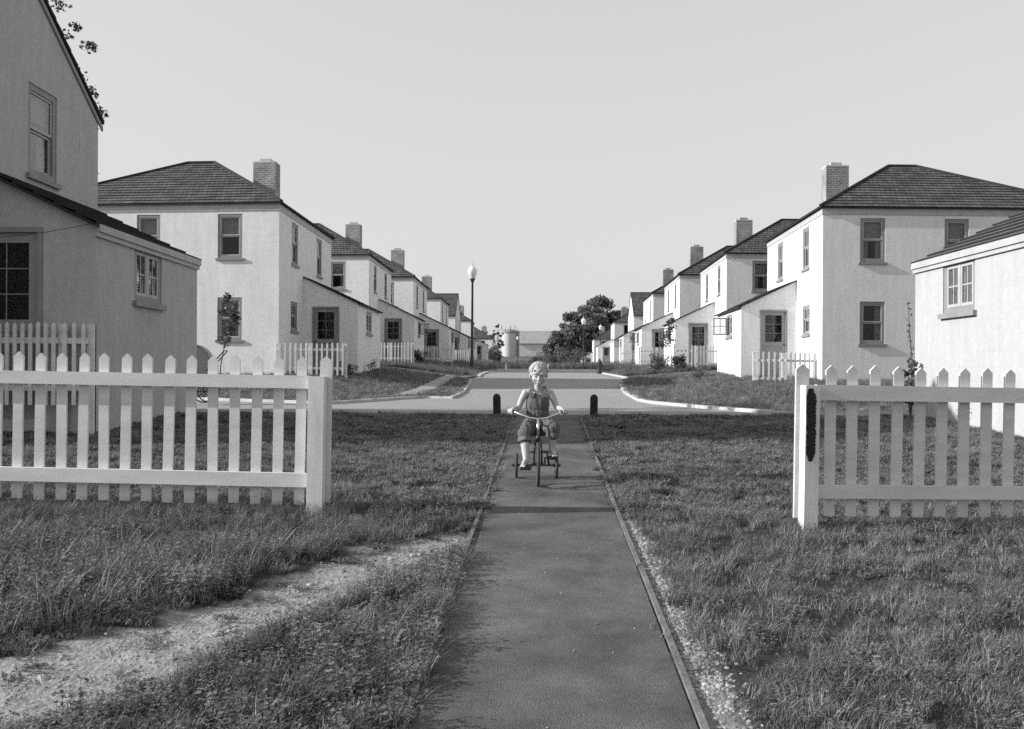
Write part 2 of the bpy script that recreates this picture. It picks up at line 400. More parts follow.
def hip_house(s, k, detail=True, opened=True):
    """s=-1 row on the left, +1 on the right; k = small out-of-square of the front wall"""
    root = empty('house')
    Mp = lambda u, v, z: (s * u, v + u * k, z)
    U, V, H, RH = 8.5, 7.9, 5.25, 7.39
    street = lambda a, z, d: Mp(-d, a, z)
    front = lambda a, z, d: Mp(a, -d, z)
    fh = [(1.15, 1.92, 3.6, 4.95), (3.75, 4.5, 3.6, 4.95), (1.15, 1.92, 1.1, 2.4), (3.75, 4.5, 1.1, 2.4)]
    shh = [(1.6, 2.45, 3.6, 4.95), (5.3, 6.15, 3.6, 4.95), (1.5, 2.4, 1.45, 2.4)]
    w = MB()
    wall_grid(w, front, 0, U, -.6, H, fh); wall_grid(w, street, 0, V, -.6, H, shh)
    w.poly([Mp(U, 0, -.6), Mp(U, V, -.6), Mp(U, V, H), Mp(U, 0, H)]); w.poly([Mp(0, V, -.6), Mp(U, V, -.6), Mp(U, V, H), Mp(0, V, H)])
    w.poly([Mp(0, 0, H), Mp(U, 0, H), Mp(U, V, H), Mp(0, V, H)])
    w.build('wall', M['wall'], root)
    fr = MB(); fr.boxf(Mp, -.025, U + .025, -.025, -.003, H - .2, H - .004); fr.boxf(Mp, -.025, -.003, -.003, V + .02, H - .2, H - .004)
    fr.build('frieze_board', M['frieze'], root)
    o = .1; z0 = H + .03
    r1, r2 = 3.35, 4.3
    A, B, C, D = Mp(-o, -o, z0), Mp(U + o, -o, z0), Mp(U + o, V + o, z0), Mp(-o, V + o, z0)
    E, Gq = Mp(r1, V / 2, RH), Mp(r2, V / 2, RH)
    r = MB()
    roof_plane(r, [A, B, Gq, E]); roof_plane(r, [D, A, E]); roof_plane(r, [C, D, E, Gq]); roof_plane(r, [B, C, Gq])
    for p, q in ((A, E), (B, Gq), (D, E), (C, Gq), (E, Gq)):
        r.tube([Vector(p) + Vector((0, 0, .02)), Vector(q) + Vector((0, 0, .02))], .055, 6)
    rf = r.build('roof', M['shingle'], root)
    c = MB(); u0, u1, v0, v1, zt = 1.07, 1.85, 3.55, 4.2, 7.28
    def bq(a, b, L_, zA, zB): c.poly([Mp(*a, zA), Mp(*b, zA), Mp(*b, zB), Mp(*a, zB)], [(0, zA), (L_, zA), (L_, zB), (0, zB)])
    bq((u0, v0), (u1, v0), .78, 5.3, zt); bq((u0, v1), (u0, v0), .65, 5.3, zt); bq((u1, v0), (u1, v1), .65, 5.3, zt); bq((u1, v1), (u0, v1), .78, 5.3, zt)
    c.build('chimney', M['brick'], rf)
    cc = MB(); cc.boxf(Mp, u0 - .004, u1 + .004, v0 - .004, v1 + .004, zt, zt + .05); cc.build('chimney_cap', M['silo'], rf)
    fp = MB(); fp.boxf(Mp, u0 + .2, u1 - .2, v0 + .15, v1 - .15, zt + .05, zt + .17); fp.build('flue', M['brick'], rf)
    # lean-to entry
    LU, l0, l1, lo, hi = 1.88, 3.25, 8.2, 2.45, 3.33
    lf = lambda a, z, d: Mp(a, l0 - d, z)       # a runs -LU..0
    ls = lambda a, z, d: Mp(-LU - d, a, z)
    m = MB(); dh = (-LU + .64, -LU + 1.57, 0.05, 2.34); wh = (l0 + 1.7, l0 + 2.9, 1.5, 2.3)
    wall_grid(m, lf, -LU, 0, -.6, lo, [dh]); m.poly([lf(-LU, lo, 0), lf(0, lo, 0), lf(0, hi, 0)])
    wall_grid(m, ls, l0, l1, -.6, lo, [wh])
    bk = lambda a, z: Mp(a, l1, z); m.poly([bk(-LU, -.6), bk(0, -.6), bk(0, hi), bk(-LU, lo)])
    m.build('entry_wall', M['wall'], root)
    lr = MB(); o2 = .07; sl = (hi - lo) / LU
    e0 = Mp(-LU - .1, l0 - o2, lo + .025 - .1 * sl); e1 = Mp(-LU - .1, l1 + o2, lo + .025 - .1 * sl); h1 = Mp(-.004, l1 + o2, hi + .025); h0 = Mp(-.004, l0 - o2, hi + .025)
    roof_plane(lr, [e0, e1, h1, h0]); lr.build('entry_roof', M['shingle'], root)
    door(root, lf, *dh)
    window(root, ls, *wh, kind='casement', blind=0, opened=(2 if opened else False), detail=detail)
    for i, h in enumerate(fh): window(root, front, *h, blind=(.45, .55, .4, .6)[i], detail=detail)
    for i, h in enumerate(shh): window(root, street, *h, kind='sash', blind=.4, detail=detail)
    st = MB(); st.boxf(Mp, -LU + .5, -LU + 1.7, l0 - .55, l0 - .005, -.4, .04); st.build('door_step', M['kerb'], root)
    return root

def gable_house(s, k, lv0, lv1, vspan=(0, 4.2), LU=1.6, ridge=6.0, eave=4.65, wlean=(1.2, 2.2), detail=True, deep=8.0, blind=.35, wm='wall'):
    """gable end turned to the street, lean-to entry against it"""
    root = empty('house'); Mp = lambda u, v, z: (s * u, v + u * k, z)
    v0, v1 = vspan; vm = (v0 + v1) / 2
    street = lambda a, z, d: Mp(-d, a, z); front = lambda a, z, d: Mp(a, v0 - d, z)
    hs = [(v1 - 2.23, v1 - 1.4, 3.33, 4.58)]
    if not detail: hs.append((v0 + .6, v0 + 1.4, 3.33, 4.58))
    hf = [(2.2, 3.0, 3.3, 4.4), (2.2, 3.0, 1.1, 2.4)]
    w = MB(); wall_grid(w, street, v0, v1, -.8, eave, hs); wall_grid(w, front, 0, deep, -.8, eave, hf)
    w.poly([street(v0, eave, 0), street(v1, eave, 0), street(vm, ridge, 0)])
    w.poly([Mp(0, v1, -.8), Mp(deep, v1, -.8), Mp(deep, v1, eave), Mp(0, v1, eave)])
    w.poly([Mp(deep, v0, -.8), Mp(deep, v1, -.8), Mp(deep, v1, eave), Mp(deep, vm, ridge), Mp(deep, v0, eave)])
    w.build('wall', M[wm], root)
    r = MB(); o = .05; sl = (ridge - eave) / (vm - v0); oe = .12
    for (va, vb) in ((v0 - oe, vm), (v1 + oe, vm)):
        roof_plane(r, [Mp(-o, va, eave + .05 - oe * sl), Mp(deep + o, va, eave + .05 - oe * sl), Mp(deep + o, vb, ridge + .05), Mp(-o, vb, ridge + .05)])
    r.tube([Mp(-o, vm, ridge + .07), Mp(deep + o, vm, ridge + .07)], .055, 6)
    rf = r.build('roof', M['shingle'], root)
    fc = MB()
    for (va, vb) in ((v0 - oe, vm), (v1 + oe, vm)):
        q = lambda v, dz, d: Mp(-d, v, (ridge + (abs(v - vm) * -sl)) + dz)
        fc.box8([q(v, dz, d) for v in (va, vb - (.001 if vb > va else -.001)) for dz in (-.1, -.022) for d in (.004, .03)])
    fc.build('verge_board', M['trim'], root)
    c = MB(); c.boxf(Mp, 4.0, 4.7, vm - .3, vm + .3, ridge - .4, ridge + 1.0); c.build('chimney', M['brick'], rf)
    lo, hi = 2.4, 2.4 + .47 * LU
    lf = lambda a, z, d: Mp(a, lv0 - d, z); ls = lambda a, z, d: Mp(-LU - d, a, z)
    dh = (-LU + .64, -LU + 1.57, 0.05, 2.36); wh = (lv0 + wlean[0], lv0 + wlean[1], 1.57, 2.32)
    m = MB(); wall_grid(m, lf, -LU, 0, -.8, lo, [dh] if dh[1] < 0 else []); m.poly([lf(-LU, lo, 0), lf(0, lo, 0), lf(0, hi, 0)])
    wall_grid(m, ls, lv0, lv1, -.8, lo, [wh])
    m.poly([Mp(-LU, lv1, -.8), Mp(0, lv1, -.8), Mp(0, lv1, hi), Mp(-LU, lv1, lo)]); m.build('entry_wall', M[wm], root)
    lr = MB(); sl2 = (hi - lo) / LU; ov = .05
    roof_plane(lr, [Mp(-LU - ov, lv0 - .12, lo + .02 - ov * sl2), Mp(-LU - ov, lv1 + .05, lo + .02 - ov * sl2), Mp(-.004, lv1 + .05, hi + .02), Mp(-.004, lv0 - .12, hi + .02)], lip=.025)
    lr.build('entry_roof', M['shingle'], root)
    fb = MB(); fb.boxf(Mp, -LU - .06, -LU - .003, lv0 - .02, lv1 + .02, lo - .09, lo + .0); fb.boxf(Mp, -LU - .035, -LU - .003, lv0 - .02, lv1 + .02, lo - .15, lo - .092)
    fb.build('frieze_board', M['frieze'], root)
    if dh[1] < 0: door(root, lf, *dh)
    window(root, ls, *wh, kind='casement', blind=0, detail=detail)
    for h in hs: window(root, street, *h, blind=blind, detail=detail)
    for h in hf: window(root, front, *h, blind=.5, detail=detail)
    return root

def place(o, x, y, z, rz, label, cat='house', group=None):
    o.location = (x, y, z); o.rotation_euler = (0, 0, rz); tag(o, label, cat, group); return o
GH = 'whitewashed houses lining the lane'
L1 = hip_house(-1, .085, opened=False); place(L1, -7.03, 29.35, 1.14, -.0155, 'large white two-storey house with hipped roof behind the leafy sapling, left of the lane', group=GH)
L2 = hip_house(-1, .085); R1 = hip_house(1, .08); place(R1, 9.52, 29.5, 1.12, -.0527, 'largest white two-storey house with full hipped roof, on the right side of the lane', group=GH)
for n_, (src, x, y, z, lab) in enumerate((
        (L2, -6.93, 47.3, 1.74, 'second hipped white house up the lane on the left, behind the biggest one'),
        (L2, -5.72, 57.0, 1.62, 'third hipped white house up the lane on the left, its open casement over the entry'),
        (L2, -5.43, 75.0, 1.74, 'fourth hipped white house up the lane on the left, just before the steep gabled one'),
        (R1, 9.56, 42.8, 1.35, 'second hipped white house up the lane on the right, leafy sapling before its entry'),
        (R1, 9.54, 54.5, 1.58, 'third hipped white house up the lane on the right, round bushes at its corner'),
        (R1, 10.04, 68.0, 1.64, 'fourth hipped white house up the lane on the right, just before the steep gabled one'))):
    c = src if n_ == 0 else copy_tree(src); place(c, x, y, z, -.0155 if x < 0 else -.0527, lab, group=GH)
# not every household has the same blinds and curtains
hr_ = random.Random(12)
for o in list(COL.objects):
    if o.name.split('.')[0] in ('blind', 'curtain') and hr_.random() < .28 and len(o.children) == 0: bpy.data.objects.remove(o)
# further hipped houses, plainer windows
fl = hip_house(-1, .085, False, False); place(fl, -4.85, 118, zg(-6, 118) , -.0155, 'distant hipped white house just behind the nearest street lamp', group=GH)
fr_ = hip_house(1, .08, False, False); place(fr_, 12.7, 118, zg(14, 118), -.0527, 'distant hipped white house on the right, between the gabled one and the dark trees', group=GH)
c = copy_tree(fl); place(c, -2.75, 150, zg(-4, 150) - 1.3, -.0155, 'farthest white house at the end of the left row, dark bushes at its wall', group=GH)
c = copy_tree(fr_); place(c, 13.0, 150, zg(14, 150) - 1.2, -.0527, 'farthest white house at the end of the right row, against the dark trees', group=GH)
# gabled ones
L0 = gable_house(-1, .02, .44, 4.2, vspan=(-1.0, 4.2), ridge=6.29, wm='wall2'); place(L0, -6.58, 11.2, .66, 0, 'shaded gable-ended white house cut off by the left edge, with door and lean-to')  # same block wall in darker greys
R0 = gable_house(1, .02, -.2, 3.75, vspan=(-.9, 3.8), LU=2.1, wlean=(2.05, 3.0), deep=7, wm='wall3'); place(R0, 8.3, 11.1, .60, -.0, 'sunlit white house with low lean-to and double casement at the right edge')
L5 = gable_house(-1, .085, .5, 7, vspan=(0, 7.6), LU=1.8, ridge=7.0, eave=4.65, detail=False); place(L5, -5.35, 94, zg(-6, 94), -.0155, 'steep-gabled white house far up the left row, gable turned to the lane', group=GH)
R5 = gable_house(1, .035, .5, 7, vspan=(0, 7.6), LU=1.8, ridge=7.0, eave=4.65, detail=False); place(R5, 11.5, 90, zg(13, 91), -.0527, 'steep-gabled white house far up the right row, gable turned to the lane', group=GH)

# ------------------------------------------------------------------ picket fences
def picket_mesh(mb, x, y, w, t, z0, z1, peak=.035):
    pts = [(x - w / 2, z0), (x + w / 2, z0), (x + w / 2, z1 - peak), (x, z1), (x - w / 2, z1 - peak)]
    a = [(p, y, q) for p, q in pts]; b = [(p, y + t, q) for p, q in pts]
    mb.poly(a); mb.poly(b[::-1])
    for i in range(5): j = (i + 1) % 5; mb.poly([a[i], b[i], b[j], a[j]])
def main_fence(root, xs, end_x, px0, px1, ztop, zbot, rails, rail_x, rear_w=.1):
    for x in xs:
        m = MB(); jit = random.uniform(-.006, .006)
        picket_mesh(m, x + random.uniform(-.002, .002), .102, .07, .02, zbot + jit, ztop + jit); o = m.build('picket', M['white'], root, bevel=.002); a_ = random.gauss(0, .006); o.matrix_local = Matrix.Translation((x, 0, .4)) @ Matrix.Rotation(a_, 4, 'Y') @ Matrix.Translation((-x, random.uniform(-.001, .001), -.4))
    m = MB(); picket_mesh(m, end_x, .102, .085, .022, .08, ztop + .005); m.build('end_picket', M['white'], root, bevel=.002)
    for z0, z1 in rails:
        m = MB(); m.box(rail_x[0], rail_x[1], .055, .1, z0, z1); m.build('rail', M['white'], root, bevel=.004)
    m = MB(); m.box(px0, px1, 0, .1, -.15, rails[0][1] - .004)
    return m.build('post', M['whitepost'], root, bevel=.005)
# left run: root at the gate post foot
lz = zg(-1.36, 6.7)
LF = empty('picket_fence', (-1.355, 6.70, lz), rz=R(-2.2), ry=.012)
tag(LF, 'brightly lit white picket fence left of the path, ending in a square post', 'fence')
sc = F / 6.8
xs = [(p - CX) / sc + 1.355 for p in (-281, -258.5, -236, -214, -191.5, -169, -146.5, -124, -101.5, -79, -56.5, -34, -12, 10, 32.3, 54.9, 77, 98.8, 120.6, 142.8, 165, 187, 210, 232, 254, 276.4, 298.9)]
main_fence(LF, xs, .045, -.055, .055, 1.41 - lz, .365 - lz, [(1.185 - lz, 1.275 - lz), (.495 - lz, .592 - lz)], (-4.3, -.056))
m = MB(); m.box(-4.4, -4.29, 0, .1, -.15, 1.0); m.build('post', M['whitepost'], LF, bevel=.005)
rz_ = zg(1.9, 6.24)
RF = empty('picket_fence', (1.945, 6.24, rz_), rz=R(4.5), ry=.012)
tag(RF, 'half-shaded white picket fence right of the path, black stain on its end post', 'fence')
sc = F / 6.35
xs = [(p - CX) / sc - 1.915 for p in (826.5, 849, 872.3, 896, 919.6, 943, 966.5, 990, 1013.5, 1037, 1060, 1083, 1106, 1129, 1152, 1175, 1199, 1222, 1245, 1268, 1291, 1314, 1338, 1361, 1384)]
pst = main_fence(RF, xs, -.03, -.045, .048, 1.368 - rz_, .375 - rz_, [(1.138 - rz_, 1.238 - rz_), (.497 - rz_, .583 - rz_)], (.05, 3.9))
m = MB(); z1 = .93; n = 40; pts = []
for k in range(n + 1):
    t = k / n; z = .46 + .47 * t; w = .037 * min(1, math.sin(math.pi * min(max(t, .03), .97)) * 2.2 + .25)
    q_ = .006 * noise.noise(Vector((k * .35, 0, 1))); pts.append((-.010 - w * .8 + q_ - .006 * sm((t - .5) * 2), z, -.010 + w * (.9 if k % 2 else .74) + q_))
for (a0, za, b0), (a1, zb, b1) in zip(pts, pts[1:]):
    m.boxf(lambda i, j, kk: ((a0, a1)[j] if i == 0 else (b0, b1)[j], (-.0065, -.001)[kk], (za, zb)[j]), 0, 1, 0, 1, 0, 1)
m.build('tar_stain', M['tar'], pst)
m = MB(); m.box(3.9, 4.0, 0, .1, -.15, .95); m.build('post', M['whitepost'], RF, bevel=.005)

def yard_fence(seglist, H=1.02, sp=.145, wd=.055):
    """small fence by a house door: list of straight runs"""
    root = empty('picket_fence')
    for (x0, y0, x1, y1) in seglist:
        a = Vector((x0, y0, 0)); b = Vector((x1, y1, 0)); L_ = (b - a).length; d = (b - a) / L_; nrm = Vector((d.y, -d.x, 0))
        n = max(1, int(L_ / sp))
        for i in range(n):
            c = a + d * (L_ * (i + .5) / n); m = MB(); w = wd / 2; h = H + random.uniform(-.012, .012)
            q = [(-w, .05), (w, .05), (w, h - .03), (0, h), (-w, h - .03)]
            A = [tuple(c + d * x + Vector((0, 0, z))) for x, z in q]; B = [tuple(c + d * x - nrm * .02 + Vector((0, 0, z))) for x, z in q]
            m.poly(A); m.poly(B)
            for k in range(5): m.poly([A[k], B[k], B[(k + 1) % 5], A[(k + 1) % 5]])
            m.build('picket', M['white'], root)
        for z in (.22, .78):
            m = MB(); f = lambda t, e, zz: tuple(a + d * t - nrm * e + Vector((0, 0, zz)))
            m.boxf(f, 0, L_, .022, .06, z, z + .07); m.build('rail', M['white'], root)
    for (x, y) in {(q[0], q[1]) for q in seglist} | {(seglist[-1][2], seglist[-1][3])}:
        m = MB(); m.box(x - .04, x + .04, y - .045 + .1, y + .035 + .1, -.45, H - .02); m.build('post', M['white'], root)
    return root
GY = 'small picket fences by the house doors'
fL = yard_fence([(-.02, -.45, .95, -.5), (1.0, -.7, 2.1, -.75)])
def put(o, x, y, rz, lab, dz=0): o.location = (x, y, zg(x + 1, y) + dz); o.rotation_euler = (0, 0, rz); return tag(o, lab, 'fence', GY)
put(fL, -7.0, 29.6, -.0155, 'small white picket fence before the entry of the large left house', -.05)
for x, y, lab in ((-6.7, 46.7, 'small white picket fence by the second house on the left'), (-5.5, 57.4, 'small white picket fence by the third house on the left'),
                  (-5.2, 75.4, 'small white picket fence by the fourth house on the left')):
    put(copy_tree(fL), x, y, -.0155, lab)
fR = yard_fence([(-2.1, .3, -1.1, .2), (-1.05, 1.1, -.02, 1.2)], H=1.08)
put(fR, 9.5, 28.9, -.0527, 'small white picket fence before the entry of the large right house', -.18)
for x, y, lab in ((9.4, 42.6, 'small white picket fence by the second house on the right'), (9.4, 54.3, 'small white picket fence by the third house on the right'),
                  (9.9, 67.8, 'small white picket fence by the fourth house on the right')):
    put(copy_tree(fR), x, y, -.0527, lab)
f0 = yard_fence([(-1.1, 0, 0.0, .0), (.03, .0, .33, .08)], H=1.03, sp=.085, wd=.045)
f0.location = (-5.35, 11.42, .84); tag(f0, 'shaded picket fence bending round the door of the left edge house', 'fence', GY)

# ------------------------------------------------------------------ ground, road, walks
def sheet(name, poly, dz, mat, ys_step=1.0, xs_step=1.2, skirt=0.0, kind='structure', parent=None, uselane=False):
    bm = bmesh.new(); vs = [bm.verts.new((x, y, 0)) for x, y in poly]
    for tri_ in tessellate_polygon([[Vector((x, y, 0)) for x, y in poly]]): bm.faces.new([vs[q] for q in tri_])
    ys = [p[1] for p in poly]; xs_ = [p[0] for p in poly]
    y = math.floor(min(ys)); 
    while y < max(ys):
        bmesh.ops.bisect_plane(bm, geom=bm.verts[:] + bm.edges[:] + bm.faces[:], plane_co=(0, y, 0), plane_no=(0, 1, 0)); y += ys_step * (1 if y < 60 else 5)
    x = math.floor(min(xs_))
    while x < max(xs_):
        bmesh.ops.bisect_plane(bm, geom=bm.verts[:] + bm.edges[:] + bm.faces[:], plane_co=(x, 0, 0), plane_no=(1, 0, 0)); x += xs_step
    for v in bm.verts: v.co.z = (lerp_tab(PROF, v.co.y) if uselane else zg(v.co.x, v.co.y)) + dz
    if skirt:
        be = [e for e in bm.edges if len(e.link_faces) == 1]
        r = bmesh.ops.extrude_edge_only(bm, edges=be)
        for v in [q for q in r['geom'] if isinstance(q, bmesh.types.BMVert)]: v.co.z -= skirt
    me = bpy.data.meshes.new(name); bm.to_mesh(me); bm.free(); me.materials.append(mat)
    o = bpy.data.objects.new(name, me); COL.objects.link(o)
    if parent: o.parent = parent
    if kind: o['kind'] = kind
    return o
def line_kerb(name, pts, w=.14, dz=.012, depth=.2):
    m = MB()
    P_ = []
    for (a, b) in zip(pts, pts[1:]):
        n = max(1, int(math.dist(a, b) / .8))
        for k in range(n): P_.append((a[0] + (b[0] - a[0]) * k / n, a[1] + (b[1] - a[1]) * k / n))
    P_.append(pts[-1]); rows = []
    for i, p in enumerate(P_):
        a = P_[max(0, i - 1)]; b = P_[min(len(P_) - 1, i + 1)]; dx, dy = b[0] - a[0], b[1] - a[1]; l = math.hypot(dx, dy); nx, ny = -dy / l, dx / l
        z = zg(*p) + dz; q0 = (p[0] + nx * w / 2, p[1] + ny * w / 2); q1 = (p[0] - nx * w / 2, p[1] - ny * w / 2)
        rows.append([(*q0, z - depth), (*q0, z), (*q1, z), (*q1, z - depth)])
    for A, B in zip(rows, rows[1:]):
        for k in range(3): m.poly([A[k], A[k + 1], B[k + 1], B[k]])
    m.poly(rows[0]); m.poly(rows[-1])
    return tag(m.build(name, M['kerb']), kind='structure')
# one ground sheet to the horizon
m = MB(); gx = [-3000, -600, -200, -80, -40, -25] + [x for x in range(-20, 26, 2)] + [30, 45, 80, 200, 600, 3000]
gy = [-40, -10, 0, 14.9, 17, 20, 23, 26, 29, 32, 36, 40, 44, 48, 54, 60, 70, 85, 100, 120, 140, 150, 165, 180, 192, 205, 220, 235, 250, 260, 300, 400, 800, 4000]
V_ = {}
for i, x in enumerate(gx):
    for j, y in enumerate(gy): V_[i, j] = len(m.v); m.v.append((x, y, zg(x, y) - (.22 if y < 170 else .0)))
for i in range(len(gx) - 1):
    for j in range(len(gy) - 1): m.f.append((V_[i, j], V_[i + 1, j], V_[i + 1, j + 1], V_[i, j + 1])); m.uv.append([(0, 0)] * 4)
tag(m.build('ground', M['field'], smooth=True), kind='structure')
yf = 60.0
road_poly = [(-30, 14.67), (30, 14.67)] + RA + [(RA[-1][0] + .3, 38.6), RB[0]] + RB[1:] + [(cen(yf) + 3.2, yf), (cen(yf) - 3.0, yf)] + LB[::-1] + [(LA[-1][0] - .2, LA[-1][1] + .3)] + LA[::-1]
def dedupe(p):
    o = [p[0]]
    for q in p[1:]:
        if math.dist(q, o[-1]) > .05: o.append(q)
    return o
sheet('road', dedupe(road_poly), -.045, M['road'], uselane=True, xs_step=3)
# lawns beside the lane
lawnLA = dedupe(LA + [(LA[-1][0] - .6, 38.6), (-30, 39.0)])
lawnLB = dedupe(LB[:1] + LB[1:] + [(cen(60) - 3.0, 60), (cen(100) - 4, 100), (cen(165) - 4, 165), (-40, 165), (-40, 41.0)])
lawnRA = dedupe(RA + [(RA[-1][0] + .6, 38.7), (30, 39.2)])
lawnRB = dedupe(RB + [(cen(60) + 3.2, 60), (cen(100) + 4.2, 100), (cen(165) + 4, 165), (45, 165), (45, 41.5)])
for nm, p in (('lawn', lawnLA), ('lawn', lawnLB), ('lawn', lawnRA), ('lawn', lawnRB)): sheet(nm, p, 0, M['lawn'], skirt=.25, xs_step=1.0)
sheet('field', [(cen(60) - 3.0, 60.1), (cen(60) + 3.2, 60.1), (cen(100) + 4.2, 100), (cen(165) + 4, 165), (cen(165) - 4, 165), (cen(100) - 4, 100)], .0, M['field'], skirt=.25)
sheet('sidewalk', [(-30, 39.05), (-1.9, 38.7), (-1.3, 41.0), (-30, 41.0)], -.03, M['walk'])
sheet('sidewalk', [(RA[-1][0] + .65, 38.8), (30, 39.25), (30, 41.4), (RB[0][0] + .2, 41.3)], -.03, M['walk'])
wk = [G(386, 397.4), G(418.5, 395.6), (G(455, 378.5)[0], 38.5), (G(440, 378.5)[0], 38.5)]
sheet('sidewalk', wk, .012, M['walk'], ys_step=.7, xs_step=.6)
line_kerb('kerb', dedupe(LA[1:])); line_kerb('kerb', dedupe(LB)); line_kerb('kerb', dedupe(RA)); line_kerb('kerb', dedupe(RB))
line_kerb('kerb', [(cen(60) - 3.0, 60), (cen(60) + 3.2, 60)])
line_kerb('kerb', [(-30, 14.65), (30, 14.65)], dz=-.02)

# near lawn: fine grid with bumps, worn dirt track, path kept clear
TR = [(-4.2, 2.3), (-3.2, 2.85), (-1.75, 3.58), (-1.45, 4.0), (-1.21, 4.49), (-.94, 5.03), (-.64, 5.6), (-.28, 5.98), (.0, 6.05)]
TW = [.52, .50, .36, .29, .24, .22, .21, .19, .15]
def track(x, y):
    best = 9
    for (a, b, wa, wb) in zip(TR, TR[1:], TW, TW[1:]):
        dx, dy = b[0] - a[0], b[1] - a[1]; t = max(0, min(1, ((x - a[0]) * dx + (y - a[1]) * dy) / (dx * dx + dy * dy)))
        d = math.hypot(x - a[0] - dx * t, y - a[1] - dy * t) / (wa + (wb - wa) * t); best = min(best, d)
    return best
PW = .474
def pathd(x, y): return abs(x - cen(y)) - PW
def bump(x, y):
    h = noise.noise(Vector((x * .9, y * .9, 0))) * .03 + noise.noise(Vector((x * 3.1, y * 3.1, 3))) * .018 + noise.noise(Vector((x * 9, y * 9, 7))) * .008
    return h
def near_z(x, y):
    pd = pathd(x, y)
    z = zg(x, y)
    if pd < 0: return z - .035
    k = sm(pd / .35)
    t = track(x, y); z += bump(x, y) * (.25 + .75 * k) - .012 * (1 - k)
    if t < 1.6: z -= .025 * sm((1.6 - t) / 1.0)
    return z
xs = np.concatenate([np.linspace(-16, -6, 30, endpoint=False), np.linspace(-6, 6, 240, endpoint=False), np.linspace(6, 16, 31)])
ys = np.concatenate([np.linspace(-6, 2, 12, endpoint=False), np.linspace(2, 8, 130, endpoint=False), np.linspace(8, 14.6, 72)])
verts = []; dirt = []
for y in ys:
    for x in xs:
        verts.append((x, y, near_z(x, y)))
        t = track(x, y) + .45 * noise.noise(Vector((x * 5, y * 5, 1))) + .25 * noise.noise(Vector((x * 17, y * 17, 5)))
        d = sm((1.35 - t) / .5)
        pd = pathd(x, y)
        if 0 < pd and x > cen(y) and y < 9: d = max(d, sm((.30 - pd * (1.0 + y * .12)) / .15) * .8)
        dirt.append(d)
nx, ny = len(xs), len(ys)
faces = [(j * nx + i, j * nx + i + 1, (j + 1) * nx + i + 1, (j + 1) * nx + i) for j in range(ny - 1) for i in range(nx - 1)]
me = bpy.data.meshes.new('lawn'); me.from_pydata(verts, [], faces); at = me.attributes.new('dirt', 'FLOAT', 'POINT'); at.data.foreach_set('value', dirt)
me.polygons.foreach_set('use_smooth', [True] * len(me.polygons))
mt, nt, b, L = newmat('near_ground')
a_ = nd(nt, 'ShaderNodeAttribute', attribute_name='dirt')
pos = nd(nt, 'ShaderNodeNewGeometry').outputs['Position']
n1 = nd(nt, 'ShaderNodeTexNoise'); n1.inputs['Scale'].default_value = 14; n1.inputs['Detail'].default_value = 10; n1.inputs['Roughness'].default_value = .75; L.new(pos, n1.inputs[0])
c1 = nd(nt, 'ShaderNodeValToRGB'); c1.color_ramp.elements[0].color = g(.14); c1.color_ramp.elements[1].color = g(.40); c1.color_ramp.elements[0].position = .3; c1.color_ramp.elements[1].position = .7; L.new(n1.outputs[0], c1.inputs[0])
c2 = nd(nt, 'ShaderNodeValToRGB'); c2.color_ramp.elements[0].color = g(.025); c2.color_ramp.elements[1].color = g(.065); c2.color_ramp.elements[0].position = .3; c2.color_ramp.elements[1].position = .7; L.new(n1.outputs[0], c2.inputs[0])
mx = nd(nt, 'ShaderNodeMixRGB'); L.new(a_.outputs['Fac'], mx.inputs[0]); L.new(c2.outputs[0], mx.inputs[1]); L.new(c1.outputs[0], mx.inputs[2]); L.new(mx.outputs[0], b.inputs['Base Color'])
b.inputs['Roughness'].default_value = 1; b.inputs['Specular IOR Level'].default_value = .1
n2 = nd(nt, 'ShaderNodeTexNoise'); n2.inputs['Scale'].default_value = 45; n2.inputs['Detail'].default_value = 8; L.new(pos, n2.inputs[0])
bp = nd(nt, 'ShaderNodeBump'); bp.inputs['Strength'].default_value = 1; bp.inputs['Distance'].default_value = .015; L.new(n2.outputs[0], bp.inputs['Height']); L.new(bp.outputs[0], b.inputs['Normal'])
me.materials.append(mt); lw = bpy.data.objects.new('lawn', me); COL.objects.link(lw); lw['kind'] = 'structure'

